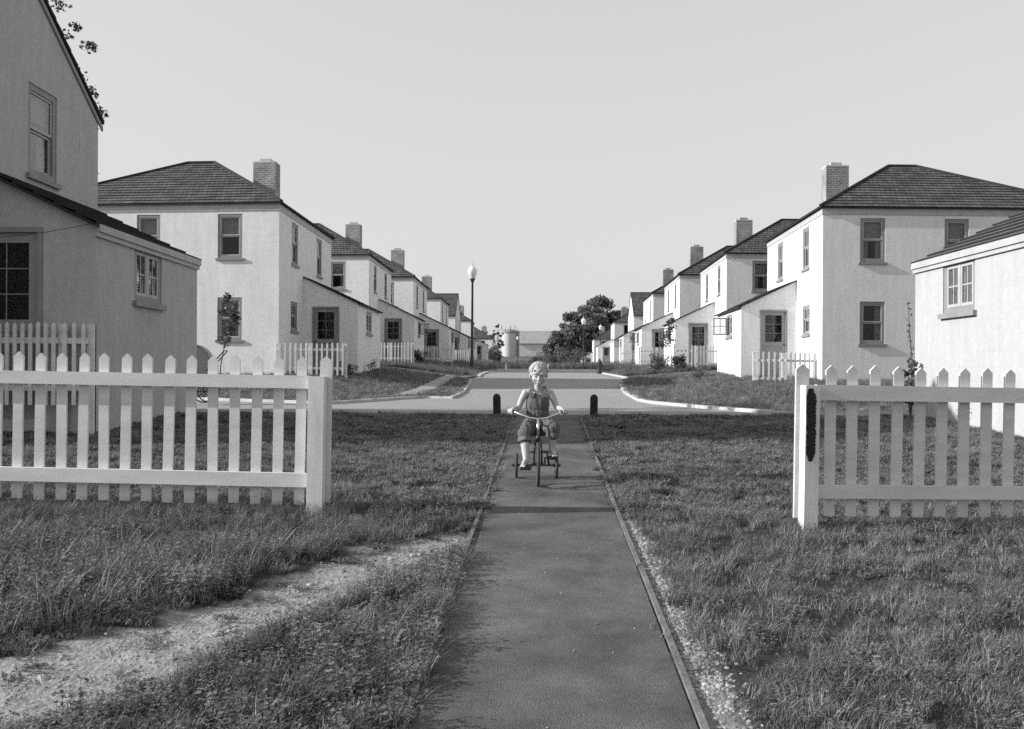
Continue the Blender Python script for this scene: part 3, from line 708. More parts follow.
# path with edging boards
m = MB(); ysp = [y for y in np.arange(-4, 14.2, .5)] + [14.65]
for a, b_ in zip(ysp, ysp[1:]): m.poly([(cen(a) - PW, a, zg(0, a)), (cen(a) + PW, a, zg(0, a)), (cen(b_) + PW, b_, zg(0, b_)), (cen(b_) - PW, b_, zg(0, b_))])
tag(m.build('path', M['path']), kind='structure')
def path_mat_detail():
    mt = M['path']; nt = mt.node_tree; L = nt.links; b = nt.nodes['Principled BSDF']
    src = b.inputs['Base Color'].links[0].from_socket
    pos = nd(nt, 'ShaderNodeNewGeometry').outputs['Position']
    v = nd(nt, 'ShaderNodeTexVoronoi'); v.inputs['Scale'].default_value = 70; L.new(pos, v.inputs['Vector'])
    cr = nd(nt, 'ShaderNodeValToRGB'); cr.color_ramp.elements[0].position = .05; cr.color_ramp.elements[0].color = g(1.0); cr.color_ramp.elements[1].position = .14; cr.color_ramp.elements[1].color = g(0)
    L.new(v.outputs['Distance'], cr.inputs[0])
    n = nd(nt, 'ShaderNodeTexNoise'); n.inputs['Scale'].default_value = 6; n.inputs['Detail'].default_value = 4; L.new(pos, n.inputs[0])
    r2 = nd(nt, 'ShaderNodeValToRGB'); r2.color_ramp.elements[0].position = .50; r2.color_ramp.elements[0].color = g(0); r2.color_ramp.elements[1].position = .75; r2.color_ramp.elements[1].color = g(.6); L.new(n.outputs[0], r2.inputs[0])
    mu = nd(nt, 'ShaderNodeMath', operation='MULTIPLY'); L.new(cr.outputs[0], mu.inputs[0]); L.new(r2.outputs[0], mu.inputs[1])
    mx = nd(nt, 'ShaderNodeMixRGB'); mx.inputs[2].default_value = g(.24); L.new(mu.outputs[0], mx.inputs[0]); L.new(src, mx.inputs[1])
    n4 = nd(nt, 'ShaderNodeTexNoise'); n4.inputs['Scale'].default_value = 120; n4.inputs['Detail'].default_value = 4; L.new(pos, n4.inputs[0])
    mr = nd(nt, 'ShaderNodeMapRange'); mr.inputs[1].default_value = .3; mr.inputs[2].default_value = .7; mr.inputs[3].default_value = .72; mr.inputs[4].default_value = 1.28; L.new(n4.outputs[0], mr.inputs[0])
    sc_ = nd(nt, 'ShaderNodeVectorMath', operation='SCALE'); L.new(mx.outputs[0], sc_.inputs[0]); L.new(mr.outputs[0], sc_.inputs['Scale'])
    L.new(sc_.outputs[0], b.inputs['Base Color'])
path_mat_detail()
for side, segs in ((-1, [(-4, 2.2), (2.22, 3.98), (4.05, 4.45), (4.62, 7.0), (7.02, 9.4), (9.44, 11.9), (12.0, 14.2)]), (1, [(-4, 2.9), (2.92, 5.3), (5.32, 7.7), (7.72, 10.1), (10.12, 12.5), (12.52, 14.2)])):
    for (a, b_) in segs:
        m = MB(); j0 = random.uniform(-.01, .012); j1 = random.uniform(-.01, .012); h = .010 + random.uniform(0, .008)
        fn = lambda e, y, zz: (cen(y) + side * (PW + e) + (j0 if y == a else j1), y, zg(0, y) + zz + (.0 if y == a else random.uniform(-.004, .004)))
        fn2 = lambda e, t, zz: (cen(a + (b_ - a) * t) + side * (PW + e) + (j0 + (j1 - j0) * t), a + (b_ - a) * t, zg(0, a + (b_ - a) * t) + zz)
        m.boxf(fn2, .002, .026, 0, 1, -.08, h); o = m.build('path_edging', M['edging'], bevel=.002); o['kind'] = 'structure'

# ------------------------------------------------------------------ grass (prototype tufts scattered as one mass)
hid = bpy.data.collections.new('tuft_kinds')
def tuft(name, nb, h, spread, lean, wid, mat, leafy=False, straw=0):
    r = random.Random(sum(map(ord, name)) * 7 + nb); m = MB()
    for i in range(nb):
        an = r.uniform(0, 2 * math.pi); rr = spread * math.sqrt(r.random()); bx, by = rr * math.cos(an), rr * math.sin(an)
        hh = h * r.uniform(.45, 1.1); la = r.uniform(0, 2 * math.pi); le = lean * r.uniform(.2, 1.2) * hh; w = wid * r.uniform(.6, 1.2)
        px, py = -math.sin(la + r.uniform(-1, 1)) , math.cos(la + r.uniform(-1, 1))
        pts = []
        for k in range(4):
            t = k / 3; pts.append((bx + math.cos(la) * le * t * t, by + math.sin(la) * le * t * t, hh * (t - .25 * lean * t * t)))
        if leafy:
            for k in (1, 2, 3):
                for q in range(5):
                    a2 = r.uniform(0, 6.28); l = w * r.uniform(1.3, 2.3); c = Vector(pts[k]); d = Vector((math.cos(a2), math.sin(a2), r.uniform(-.2, .6))).normalized(); sd = d.cross(Vector((0, 0, 1))).normalized() * l * .34
                    m.poly([c, c + d * l * .5 + sd, c + d * l, c + d * l * .5 - sd])
            w *= .4
        for k in range(3):
            w0 = w * (1 - k / 3) ; w1 = w * (1 - (k + 1) / 3) + .0004
            a, b_ = Vector(pts[k]), Vector(pts[k + 1]); s_ = Vector((px, py, 0))
            m.poly([a - s_ * w0 / 2, a + s_ * w0 / 2, b_ + s_ * w1 / 2, b_ - s_ * w1 / 2])
    me = bpy.data.meshes.new(name); me.from_pydata(m.v, [], m.f); me.materials.append(mat)
    o = bpy.data.objects.new(name, me); hid.objects.link(o); return o
tuft('a_short', 44, .060, .07, .7, .0036, M['grass'])
tuft('b_short', 40, .050, .08, .9, .0038, M['grass'])
tuft('c_mid', 30, .11, .055, .8, .0042, M['grass'])
tuft('d_mid', 26, .14, .06, 1.1, .0044, M['grass'])
tuft('e_weed', 12, .085, .07, .5, .0075, M['weed'], leafy=True)
tuft('f_weed', 9, .15, .05, .35, .0080, M['weed'], leafy=True)
tuft('g_tall', 22, .25, .05, .9, .0050, M['grass'])
tuft('h_straw', 5, .17, .05, 1.6, .0045, M['straw'])
tuft('i_clover', 20, .035, .08, .4, .0085, M['weed'], leafy=True)
def scatter(name, pts, idx, scl, coll, label, cat):
    n = len(pts); me = bpy.data.meshes.new(name); me.from_pydata([tuple(p) for p in pts], [], [])
    a = me.attributes.new('kind_i', 'INT', 'POINT'); a.data.foreach_set('value', [int(i) for i in idx])
    a = me.attributes.new('scl', 'FLOAT', 'POINT'); a.data.foreach_set('value', [float(i) for i in scl])
    a = me.attributes.new('rot', 'FLOAT_VECTOR', 'POINT'); a.data.foreach_set('vector', np.stack([rng.normal(0, .12, n), rng.normal(0, .12, n), rng.uniform(0, 6.28, n)], 1).astype(np.float32).ravel())
    o = bpy.data.objects.new(name, me); COL.objects.link(o)
    t = bpy.data.node_groups.new(name, 'GeometryNodeTree')
    t.interface.new_socket('Geometry', in_out='INPUT', socket_type='NodeSocketGeometry'); t.interface.new_socket('Geometry', in_out='OUTPUT', socket_type='NodeSocketGeometry')
    gi = t.nodes.new('NodeGroupInput'); go = t.nodes.new('NodeGroupOutput')
    ci = t.nodes.new('GeometryNodeCollectionInfo'); ci.inputs['Collection'].default_value = coll; ci.inputs['Separate Children'].default_value = True; ci.inputs['Reset Children'].default_value = True
    ip = t.nodes.new('GeometryNodeInstanceOnPoints'); ip.inputs['Pick Instance'].default_value = True
    def na(nm, dt):
        q = t.nodes.new('GeometryNodeInputNamedAttribute'); q.data_type = dt; q.inputs['Name'].default_value = nm; return q.outputs['Attribute']
    t.links.new(gi.outputs[0], ip.inputs['Points']); t.links.new(ci.outputs[0], ip.inputs['Instance'])
    t.links.new(na('kind_i', 'INT'), ip.inputs['Instance Index']); t.links.new(na('rot', 'FLOAT_VECTOR'), ip.inputs['Rotation']); t.links.new(na('scl', 'FLOAT'), ip.inputs['Scale'])
    t.links.new(ip.outputs[0], go.inputs[0])
    md = o.modifiers.new('scatter', 'NODES'); md.node_group = t
    tag(o, label, cat, kind='stuff'); return o
pts, idx, scl = [], [], []
def addg(x, y, k, s, z=None): pts.append((x, y, near_z(x, y) if z is None else z)); idx.append(k); scl.append(s)
N = 0
def nz(x, y, f, o): return noise.noise(Vector((x * f, y * f, o)))
# sample in depth so that density per picture area stays useful
for (y0, y1, dens) in ((2.3, 4.0, 620), (4.0, 6.0, 520), (6.0, 8.0, 430), (8.0, 11.0, 330), (11.0, 14.58, 290)):
    xm = y1 * .66 + .9; n = int((y1 - y0) * 2 * xm * dens)
    X = rng.uniform(-xm, xm + .2, n); Yv = rng.uniform(y0, y1, n); U = rng.random(n); S = rng.random(n)
    for x, y, u, s in zip(X, Yv, U, S):
        pd = pathd(x, y)
        if pd < (.02 if x < cen(y) and y < 5.5 else -.005): continue
        t = track(x, y) + .5 * nz(x, y, 4, 1)
        cl = nz(x, y, 2.3, 11) + .8 * nz(x, y, 6, 12)
        if y < 8 and cl < -.12 and u > .35: continue
        if t < 1.15 and u > .04 + .25 * max(0, nz(x, y, 5, 21)): continue
        if x > cen(y) and pd < .22 - y * .02 + .12 * nz(x, y, 3, 9) and u > .12: continue
        left = x < cen(y); wild = 0
        if left and y < 6.95:
            wild = 1 if track(x, y) > 1 and (x < -1.0 * (y - 6.3) - 0 or y > 5.3) else .5
            # side of the track nearer the fence is wild, the other side weedy
            side = (x + 3.2) * (5.98 - 2.85) - (y - 2.85) * (-.28 + 3.2)
            wild = 1.0 if side < 0 else .55
        elif y < 6.6: wild = .38 + .2 * nz(x, y, 1, 4)
        q = nz(x, y, 1.7, 2) * .5 + .5
        if wild > .8:
            k = 6 if u < .13 else (3 if u < .33 else (5 if u < .62 else (4 if u < .88 else 2)))
            if u > .985: k = 7
            s2 = .5 + .45 * s + .22 * q + .22 * sm((5.6 - y) / 1.5)
            if y > 6.1 or (x > -2.3 and y > 5.6): s2 *= .6
            if pd < .5: k = 2 if u < .5 else 4; s2 = .6 + .3 * s
        elif wild > .5:
            k = 5 if u < .2 else (4 if u < .5 else (2 if u < .8 else 3)); s2 = .5 + .45 * s + .2 * q
            if u > .99: k = 7
        elif wild > 0:
            k = 0 if u < .2 else (1 if u < .35 else (4 if u < .55 else (2 if u < .85 else 3))); s2 = .55 + .4 * s + .25 * q
            if u > .985: k = 7
            s2 *= .82
        else:
            k = 0 if u < .35 else (1 if u < .65 else (8 if u < .85 else 2)); s2 = .7 + .35 * s + .2 * q
            if k == 2: s2 *= .7
        if t < 1.35: k = (8, 0, 8, 1, 2)[int(u * 997) % 5]; s2 = .45 + .4 * s      # only low creeping growth on the worn track
        addg(x, y, k, s2 * (1 + .45 * max(-.5, min(.7, cl))))
# tall growth round the fence feet, weeds spilling over the left edging
for i in range(900):
    x = rng.uniform(-4.2, -1.1); y = 6.75 + rng.normal(0, .12); addg(x, y + .1, 6 if rng.random() < .4 else 3, rng.uniform(.4, .75))
for i in range(350): x = rng.uniform(1.7, 4.6); y = 6.38 + rng.normal(0, .1); addg(x, y, 3 if rng.random() < .6 else 4, rng.uniform(.5, .85))
for i in range(260):
    y = rng.choice([3.75, 4.55, 4.3, 5.3]) + rng.normal(0, .16); x = cen(y) - PW - abs(rng.normal(.05, .1)); addg(x, y, 5 if rng.random() < .5 else 6, rng.uniform(.4, .75))
for i in range(60):
    y = rng.uniform(6.9, 8.6); x = cen(y) + PW + rng.uniform(.03, .3); addg(x, y, 4 if rng.random() < .6 else 3, rng.uniform(.6, 1.0))
scatter('grass', pts, idx, scl, hid, 'rough grass and weeds growing on both sides of the tarred path', 'grass')
# lawns beyond the road
pts, idx, scl = [], [], []
def inpoly(x, y, p):
    c = False; j = len(p) - 1
    for i in range(len(p)):
        if (p[i][1] > y) != (p[j][1] > y) and x < (p[j][0] - p[i][0]) * (y - p[i][1]) / (p[j][1] - p[i][1]) + p[i][0]: c = not c
        j = i
    return c
for poly, dens in ((lawnLA, 55), (lawnRA, 55)):
    for i in range(int(30 * 23 * dens)):
        x = rng.uniform(-16, 16.5); y = rng.uniform(16, 39)
        if x > 0 and poly is lawnLA or x < 0 and poly is lawnRA: continue
        if not inpoly(x, y, poly) or (x < 0 and inpoly(x, y, wk)): continue
        addg(x, y, int(rng.choice([0, 1, 2, 2, 4])), rng.uniform(.9, 1.5), zg(x, y))
for i in range(26000):
    y = 41.2 + 60 * rng.random() ** 1.6; x = cen(y) + rng.choice([-1, 1]) * rng.uniform(3.3, 11)
    if inpoly(x, y, lawnLB) or inpoly(x, y, lawnRB): addg(x, y, int(rng.choice([2, 3, 5])), rng.uniform(1, 1.8), zg(x, y))
for i in range(14000):
    y = rng.uniform(60.5, 230); x = cen(y) + rng.uniform(-5, 5) * (1 + y / 100)
    addg(x, y, int(rng.choice([3, 6, 5])), rng.uniform(1.2, 3.2), zg(x, y))
scatter('grass', pts, idx, scl, hid, 'short mown grass on the house lawns beyond the road', 'grass')

# pebbles and gravel
hp = bpy.data.collections.new('pebble_kinds')
for nm, sd in (('a_pebble', 1), ('b_pebble', 5), ('c_pebble', 9)):
    bm = bmesh.new(); bmesh.ops.create_icosphere(bm, subdivisions=2, radius=1)
    for v in bm.verts: v.co *= 1 + .35 * noise.noise(v.co * 1.3 + Vector((sd, 0, 0))); v.co.z *= .6
    me = bpy.data.meshes.new(nm); bm.to_mesh(me); bm.free(); me.materials.append(M['pebble']); hp.objects.link(bpy.data.objects.new(nm, me))
pts, idx, scl = [], [], []
for i in range(5200):
    y = 2.3 + 6.5 * rng.random() ** 1.3
    if nz(1, y, 1.6, 3) + .5 * nz(2, y, 5, 3) < -.08 and rng.random() < .8: continue
    w = max(.03, .30 - .028 * y); x = cen(y) + PW + .03 + abs(rng.normal(.35, .3)) * w
    addg(x, y, rng.integers(0, 3), rng.uniform(.003, .012) if rng.random() < .95 else rng.uniform(.012, .02))
for i in range(1100):
    k = rng.integers(0, len(TR) - 1); t = rng.random(); x = TR[k][0] + (TR[k + 1][0] - TR[k][0]) * t + rng.normal(0, .16); y = TR[k][1] + (TR[k + 1][1] - TR[k][1]) * t + rng.normal(0, .16)
    if pathd(x, y) < .03: continue
    addg(x, y, rng.integers(0, 3), rng.uniform(.003, .009) if rng.random() < .96 else rng.uniform(.012, .026))
for i in range(60):
    y = rng.uniform(2.4, 8); x = cen(y) + rng.uniform(-PW, PW); addg(x, y, rng.integers(0, 3), rng.uniform(.002, .005), zg(x, y) + .002)
scatter('gravel', pts, idx, scl, hp, 'pale pebbles strewn along the path edge and the worn dirt track', 'gravel')

# ------------------------------------------------------------------ plants
def leaves(mb, centres, radii, n, size, flat=.6):
    for _ in range(n):
        i = random.randrange(len(centres)); c = centres[i]; r = radii[i]
        d = Vector((random.gauss(0, 1), random.gauss(0, 1), random.gauss(0, 1))).normalized() * r * random.random() ** .45
        d.z *= flat; p = Vector(c) + d; s = size * random.uniform(.6, 1.3)
        a = Vector((random.gauss(0, 1), random.gauss(0, 1), random.gauss(0, .7))).normalized(); b = a.cross(Vector((random.gauss(0, 1), random.gauss(0, 1), random.gauss(0, 1)))).normalized()
        mb.poly([p - a * s * .5, p + b * s * .32, p + a * s * .5, p - b * s * .32])
def tree(name, x, y, h, cr, ch, trunk_r, nclump, nleaf, lsize, label, mat='leaf', group=None, seed=1, z=None, low=.3):
    random.seed(seed); root = empty(name, (x, y, (zg(x, y) if z is None else z) - .05)); tag(root, label, 'tree', group)
    cc, rr = [], []
    for i in range(nclump):
        while True:
            p = Vector((random.uniform(-1, 1), random.uniform(-1, 1), random.uniform(-1, 1)))
            if p.length < 1: break
        p = p.normalized() * p.length ** .5
        zc = h - ch / 2 + p.z * ch / 2 * .9; tap = 1 - .25 * max(0, p.z)
        cc.append(Vector((p.x * cr * tap, p.y * cr * tap, zc))); rr.append(cr * random.uniform(.12, .36))
    tr = MB(); th = h - ch * .55
    tr.tube([(0, 0, -.1), (cr * .02, 0, th * .4), (-cr * .02, cr * .02, th), (0, 0, h - ch * .2)], [trunk_r * 1.3, trunk_r, trunk_r * .7, trunk_r * .2], 8)
    for c in random.sample(cc, min(len(cc), 10)):
        s0 = Vector((0, 0, random.uniform(h - ch * .95, th) if ch > 1 else th * .7)); mid = s0.lerp(c, .5) + Vector((0, 0, -.05 * ch))
        tr.tube([s0, mid, c], [trunk_r * .42, trunk_r * .25, trunk_r * .08], 6)
    tr.build('trunk', M['bark'], root, smooth=True)
    cm = MB(); leaves(cm, cc, rr, nleaf, lsize, .75); cm.build('crown', M[mat], root)
    return root
GT = 'dark trees beyond the end of the lane'
tree('tree', 13.4, 182, 11.6, 5.0, 10.8, .3, 70, 20000, .5, 'broad dark tree behind the farther street lamp, left part of the clump', 'farleaf', GT, 3)
tree('tree', 17.6, 188, 13.6, 4.8, 11.8, .35, 70, 20000, .5, 'tallest dark tree in the clump at the end of the lane', 'farleaf', GT, 4)
tree('tree', 22.0, 192, 11.8, 4.4, 11.0, .3, 60, 16000, .5, 'dark tree rising over the farthest house of the right row', 'farleaf', GT, 5)
tree('tree', 9.0, 178, 7.0, 2.6, 6.6, .2, 36, 9000, .45, 'low dark tree at the left foot of the clump, before the barn', 'farleaf', GT, 6)
tree('tree', 26.5, 200, 12.5, 4.2, 10.0, .3, 34, 6000, .42, 'dark treetop behind the distant houses on the right', 'farleaf', GT, 15)
tree('tree', -2.7, 214, 8.2, 1.3, 7.0, .15, 18, 2600, .3, 'narrow ragged tree just left of the silo', 'farleaf', None, 7)
tree('tree', -5.0, 200, 7.2, 2.2, 6.8, .2, 20, 3600, .32, 'dark tree between the left house row and the silo', 'farleaf', None, 8)
tree('tree', -7.66, 16.3, 7.3, .85, 4.2, .07, 52, 3800, .07, 'leafy tree hidden behind the gabled left edge house', 'leaf', None, 9)
def bush(name, x, y, w, h, n, ls, label, mat='leaf2', cat='shrub', group=None, seed=1, dz=0):
    random.seed(seed); root = empty(name, (x, y, zg(x, y) + dz)); tag(root, label, cat, group)
    cc = [Vector((random.uniform(-.6, .6) * w / 2, random.uniform(-.6, .6) * w / 2, random.uniform(.2, .85) * h)) for _ in range(16)]
    mb = MB(); leaves(mb, cc, [w * .24] * 16, n, ls, .9); mb.build('foliage', M[mat], root)
    st = MB()
    for c in cc[:8]: st.tube([(0, 0, -.05), (c.x * .4, c.y * .4, c.z * .5), tuple(c)], [.012, .009, .003], 5)
    st.build('stem', M['bark'], root); return root
bush('bush', -4.6, 48.5, .85, .72, 1500, .07, 'round dark bush on the lawn by the second left fence', seed=11, mat='leaf')
bush('bush', 6.6, 42.5, .95, .85, 1500, .07, 'wide grey-green bush left of the pair before the second right house', seed=12)
bush('bush', 7.3, 41.8, .8, .75, 1300, .07, 'smaller bush right of the pair before the second right house', seed=13, mat='leaf')
bush('bush', 9.4, 66, 1.0, .9, 900, .09, 'dark bush beside the fourth right house', seed=14, mat='leaf')
bush('bush', -4.0, 80, .9, .8, 800, .09, 'dark bush beside the fourth left house', seed=18, mat='leaf')
bush('bush', -3.1, 146, 2.6, 3.0, 1400, .2, 'large dark bush at the wall of the farthest left house', seed=16, mat='leaf')
bush('bush', -2.0, 130, 2.0, 1.8, 1200, .18, 'low dark bush near the farthest left house and field', seed=17, mat='leaf')
for i, (x, y, w, h, lb) in enumerate(((2.5, 95, 1.4, .9, 'low scrub before the barn end of the field'), (6.5, 120, 3.4, 2.2, 'bush in the field left of the far street lamp'),
        (5.0, 150, 3.2, 2.6, 'twiggy bush in front of the barn wall'), (10.0, 140, 3.6, 2.4, 'bush at the foot of the dark trees'), (13.5, 135, 3.4, 2.0, 'bush right of the second street lamp'), (7.8, 200, 3.0, 4.0, 'dark bush against the long barn'))):
    bush('bush', x, y, w, h, 1200, .16, lb, seed=30 + i, group='scrub in the field past the lane')
bush('bush', 6.05, 14.6, .34, .95, 620, .07, 'narrow leafy plant at the corner of the sunlit right lean-to', seed=19, mat='leaf2')
bush('flower_plant', 6.35, 13.2, .5, .3, 300, .06, 'low weedy plant at the foot of the sunlit right wall', cat='plant', seed=23)
for i, (px, py, h) in enumerate(((345, 377, .5), (351, 377.5, .42), (372, 374, .5))):
    x, y = G(px, py); bush('flower_plant', x, y, .5, h, 260, .05, ('leggy plant nearest the entry fence of the large left house', 'leggy plant beside the white entry wall on the left', 'leggy plant at the far corner of the left entry wall')[i], cat='plant', seed=20 + i, mat='leaf')
bush('flower_plant', *G(700, 380), .6, .35, 260, .06, 'low weeds at the foot of the first right entry wall', cat='plant', seed=27, mat='leaf')
def sapling(name, x, y, h, lean, crown, r, n, ls, label, seed, dz=0, mat='leaf2'):
    random.seed(seed); root = empty(name, (x, y, zg(x, y) + dz)); tag(root, label, 'tree', 'young trees on the lawns')
    st = MB(); st.tube([(0, 0, -.05), (lean * .15, 0, h * .3), (lean * .55, 0, h * .6), (lean, 0, h)], [.016, .014, .011, .004], 6)
    cc = [Vector((lean * (t / h) ** .9 + random.uniform(-r, r), random.uniform(-r, r), t)) for t in [crown + (h - crown) * (k + .5) / 12 for k in range(12)]]
    for c in cc: st.tube([(lean * (c.z / h) ** .9, 0, c.z - .12), tuple(c)], [.006, .003], 4)
    st.build('trunk', M['bark'], root)
    mb = MB(); leaves(mb, cc, [r * (.9 - .45 * k / 12) for k in range(12)], n, ls, .9); mb.build('crown', M[mat], root); return root
sapling('sapling', -6.72, 22.3, 2.35, .34, 1.2, .2, 620, .075, 'leafy young tree standing before the large left house window', 41, dz=-.02, mat='leaf')
sapling('sapling', 8.75, 21, 1.95, -.12, .5, .06, 60, .06, 'nearly bare thin sapling before the large right house window', 42)
sapling('sapling', 7.0, 41.9, 2.3, -.1, 1.1, .28, 420, .11, 'leafy sapling before the second right house entry', 43)
sapling('sapling', 8.8, 66, 2.3, -.1, .7, .35, 380, .14, 'leafy sapling before the fourth right house', 44, mat='leaf')

# ------------------------------------------------------------------ street furniture
def lamp():
    root = empty('street_lamp')
    m = MB(); m.lathe([(.0, -.1), (.15, -.1), (.15, .12), (.12, .25), (.10, .6), (.075, .75)], n=12); m.build('base', M['pole'], root)
    m = MB(); m.lathe([(.072, .7), (.058, 2.5), (.05, 4.38), (.075, 4.4), (.075, 4.45), (.11, 4.5), (.15, 4.58), (.0, 4.6)], n=12); m.build('pole', M['pole'], root, smooth=True)
    m = MB(); m.lathe([(.13, 4.585), (.19, 4.72), (.235, 4.87), (.24, 4.96), (.20, 5.08), (.12, 5.16), (.05, 5.2), (.0, 5.2)], n=20); m.build('globe', M['globe'], root, smooth=True)
    m = MB(); m.lathe([(.06, 5.18), (.045, 5.24), (.018, 5.30), (.026, 5.34), (.008, 5.38), (.0, 5.5)], n=10); m.build('finial', M['silo'], root, smooth=True)
    return root
GLM = 'globe street lamps'
l = lamp(); x, y = (472 - CX) / F * 48, 48; l.location = (x, y, zg(x, y)); tag(l, 'nearest and tallest globe street lamp, standing left of the lane', 'street lamp', GLM)
for (px, y, sc_, lb) in ((583.3, 96, 1, 'globe street lamp in front of the dark trees right of the lane'), (517.6, 172, 1, 'small distant globe street lamp before the silo and barn'), (600.3, 126, 1, 'distant lamp whose globe shows between dark trees and right house row')):
    c = copy_tree(l); x = (px - CX) / F * y; c.location = (x, y, zg(x, y) - (.3 if y < 100 else 0)); tag(c, lb, 'street lamp', GLM)
def bollard(x, y, lab):
    m = MB(); h = .33; r = .058
    pts = [(r, -.2), (r, h - .06)] + [(r * math.cos(a), h - .06 + .06 * math.sin(a)) for a in (R(25), R(50), R(70))] + [(0, h)]
    m.lathe(pts, n=16); o = m.build('bollard', M['bollard'], smooth=False); o.location = (x, y, zg(x, y)); o.rotation_euler = (0, R(random.uniform(-1.5, 1.5)), 0)
    tag(o, lab, 'bollard', 'short dark posts at the end of the path'); return o
bollard(*((497.3 - CX) / F * 14.45, 14.45), 'short dark round-topped post left of the child'); bollard((594 - CX) / F * 14.4, 14.4, 'short dark round-topped post right of the child')
# hydrant
x, y = 92 / F * 46, 46.5; x = (599.5 - CX) / F * 46.5
hy = empty('fire_hydrant', (x, y, zg(x, y))); tag(hy, 'dark fire hydrant on the right verge near the lane end', 'hydrant')
m = MB(); m.lathe([(.0, -.05), (.14, -.05), (.14, .04), (.095, .06), (.095, .45), (.12, .47), (.12, .5), (.09, .58), (.04, .63), (.03, .68), (0, .68)], n=14); m.build('barrel', M['iron'], hy, smooth=False)
for s_, z_ in ((-1, .36), (1, .36)): m = MB(); m.tube([(s_ * .08, 0, z_), (s_ * .17, 0, z_)], .05, 10); m.build('outlet', M['iron'], hy)
m = MB(); m.tube([(0, -.08, .32), (0, -.18, .32)], .065, 10); m.build('outlet', M['iron'], hy)
for px, py, h in ((505.8, 369.4, .32), (548, 369.5, .3)):
    X_, Y_ = G(px, py); m = MB(); m.box(-.05, .05, -.05, .05, -.1, h); m.poly([(-.05, -.05, h), (.05, -.05, h), (0, 0, h + .06)])
    o = m.build('marker_stake', M['white']); o.location = (X_, Y_, zg(X_, Y_)); tag(o, 'small white stake in the field beyond the lane, ' + ('below the silo' if px < 520 else "just right of the child's head"), 'stake')

# baby carriage peeping out behind the left lean-to
bc = empty('baby_carriage', (-6.05, 18.4, zg(-6, 18.4)), rz=R(8)); tag(bc, 'pale hooded baby carriage half hidden behind the shaded left lean-to', 'baby carriage')
m = MB(); nn = 12
for k in range(nn):
    a0, a1 = R(-8 + 108 * k / nn), R(-8 + 108 * (k + 1) / nn)
    q = lambda a, yy, rr: (rr * math.cos(a) * .62, yy, .72 + rr * math.sin(a) * .62)
    m.box8([q(a, yy, rr) for a in (a0, a1) for yy in (-.22, .22) for rr in (.60, .62)])
m.build('hood', M['canvas'], bc)
m = MB(); hb = [(0, .72)] + [(.37 * math.cos(R(-8 + 108 * k / 12)), .72 + .37 * math.sin(R(-8 + 108 * k / 12))) for k in range(13)]
m.poly([(p, .2, q) for p, q in hb]); m.poly([(p, -.2, q) for p, q in hb]); m.build('hood_side', M['canvas'], bc)
m = MB(); m.boxf(lambda a, b_, c_: (a * (1 if c_ > .5 else .8), b_ * (1 if c_ > .5 else .75), c_), -.62, .38, -.22, .22, .45, .72); m.build('body', M['canvas'], bc)
for wx in (-.42, .26):
    for wy in (-.23, .23):
        m = MB(); m.tube([(wx + .2 * math.cos(a), wy, .2 + .2 * math.sin(a)) for a in np.linspace(0, 2 * math.pi, 19)], .012, 6, cap=False)
        for a in np.linspace(0, math.pi, 5)[:4]: m.tube([(wx + .2 * math.cos(a), wy, .2 + .2 * math.sin(a)), (wx - .2 * math.cos(a), wy, .2 - .2 * math.sin(a))], .005, 4)
        m.build('wheel', M['iron'], bc)
m = MB()
for wy in (-.2, .2): m.tube([(-.42, wy, .2), (-.3, wy, .45)], .01, 5); m.tube([(.26, wy, .2), (.2, wy, .45)], .01, 5)
m.build('chassis', M['iron'], bc)
m = MB(); m.tube([(.3, -.2, .6), (.62, -.2, .98), (.62, .2, .98), (.3, .2, .6)], .012, 6); m.build('handle', M['iron'], bc)
# clothes line from the lean-to corner
m = MB(); a = Vector((-5.0, 11.6, 3.07)); b_ = Vector((-6.1, 9.3, 2.6)); m.tube([tuple(a.lerp(b_, t) - Vector((0, 0, .1 * math.sin(math.pi * t)))) for t in np.linspace(0, 1, 9)], .004, 5)
tag(m.build('wire', M['iron']), 'thin sagging wire tied to the corner of the shaded lean-to', 'wire')

# ------------------------------------------------------------------ farm beyond
sx, sy = (508.8 - CX) / F * 232, 232; sz = zg(sx, sy) - .3
so = empty('silo', (sx, sy, sz)); tag(so, 'round pale concrete silo with a broken dark top beside the barn', 'silo')
m = MB(); m.lathe([(1.75, -1), (1.75, 6.2)], n=28); m.build('shaft', M['silo'], so, smooth=True)
m = MB(); m.lathe([(1.85, 6.0), (1.9, 6.25), (1.7, 6.55), (1.0, 6.9), (0, 7.0)], n=28); m.build('cap', M['barnroof'], so, smooth=False)
m = MB(); m.box(1.6, 2.5, -.5, .5, -1, 6.6); m.build('chute', M['barnroof'], so)
m = MB()
for k in range(9): m.tube([(1.75 * math.cos(k * .7), 1.75 * math.sin(k * .7), 6.2), (1.9 * math.cos(k * .7), 1.9 * math.sin(k * .7), 7.0 + .4 * (k % 3))], .07, 5)
m.build('roof_rods', M['iron'], so)
bn = empty('barn', (1.8, 240, zg(2, 240))); tag(bn, 'long low barn with pale walls and dark roof beyond the lane end', 'barn')
m = MB(); m.box(0, 22, 0, 9, -1, 3.4); m.poly([(0, 0, 3.4), (0, 9, 3.4), (0, 4.5, 6.4)]); m.poly([(22, 0, 3.4), (22, 9, 3.4), (22, 4.5, 6.4)]); m.build('wall', M['barnwall'], bn)
m = MB()
for (ya, yb) in ((-.4, 4.5), (9.4, 4.5)):
    m.boxf(lambda a, t, dz: (a, ya + (yb - ya) * t, 3.1 + 3.3 * t + dz), -.4, 22.4, 0, 1, 0, .12)
m.build('roof', M['barnroof'], bn)
m = MB(); m.box(8, 10.5, -.06, -.01, -.5, 2.8); m.build('door', M['silo'], bn)

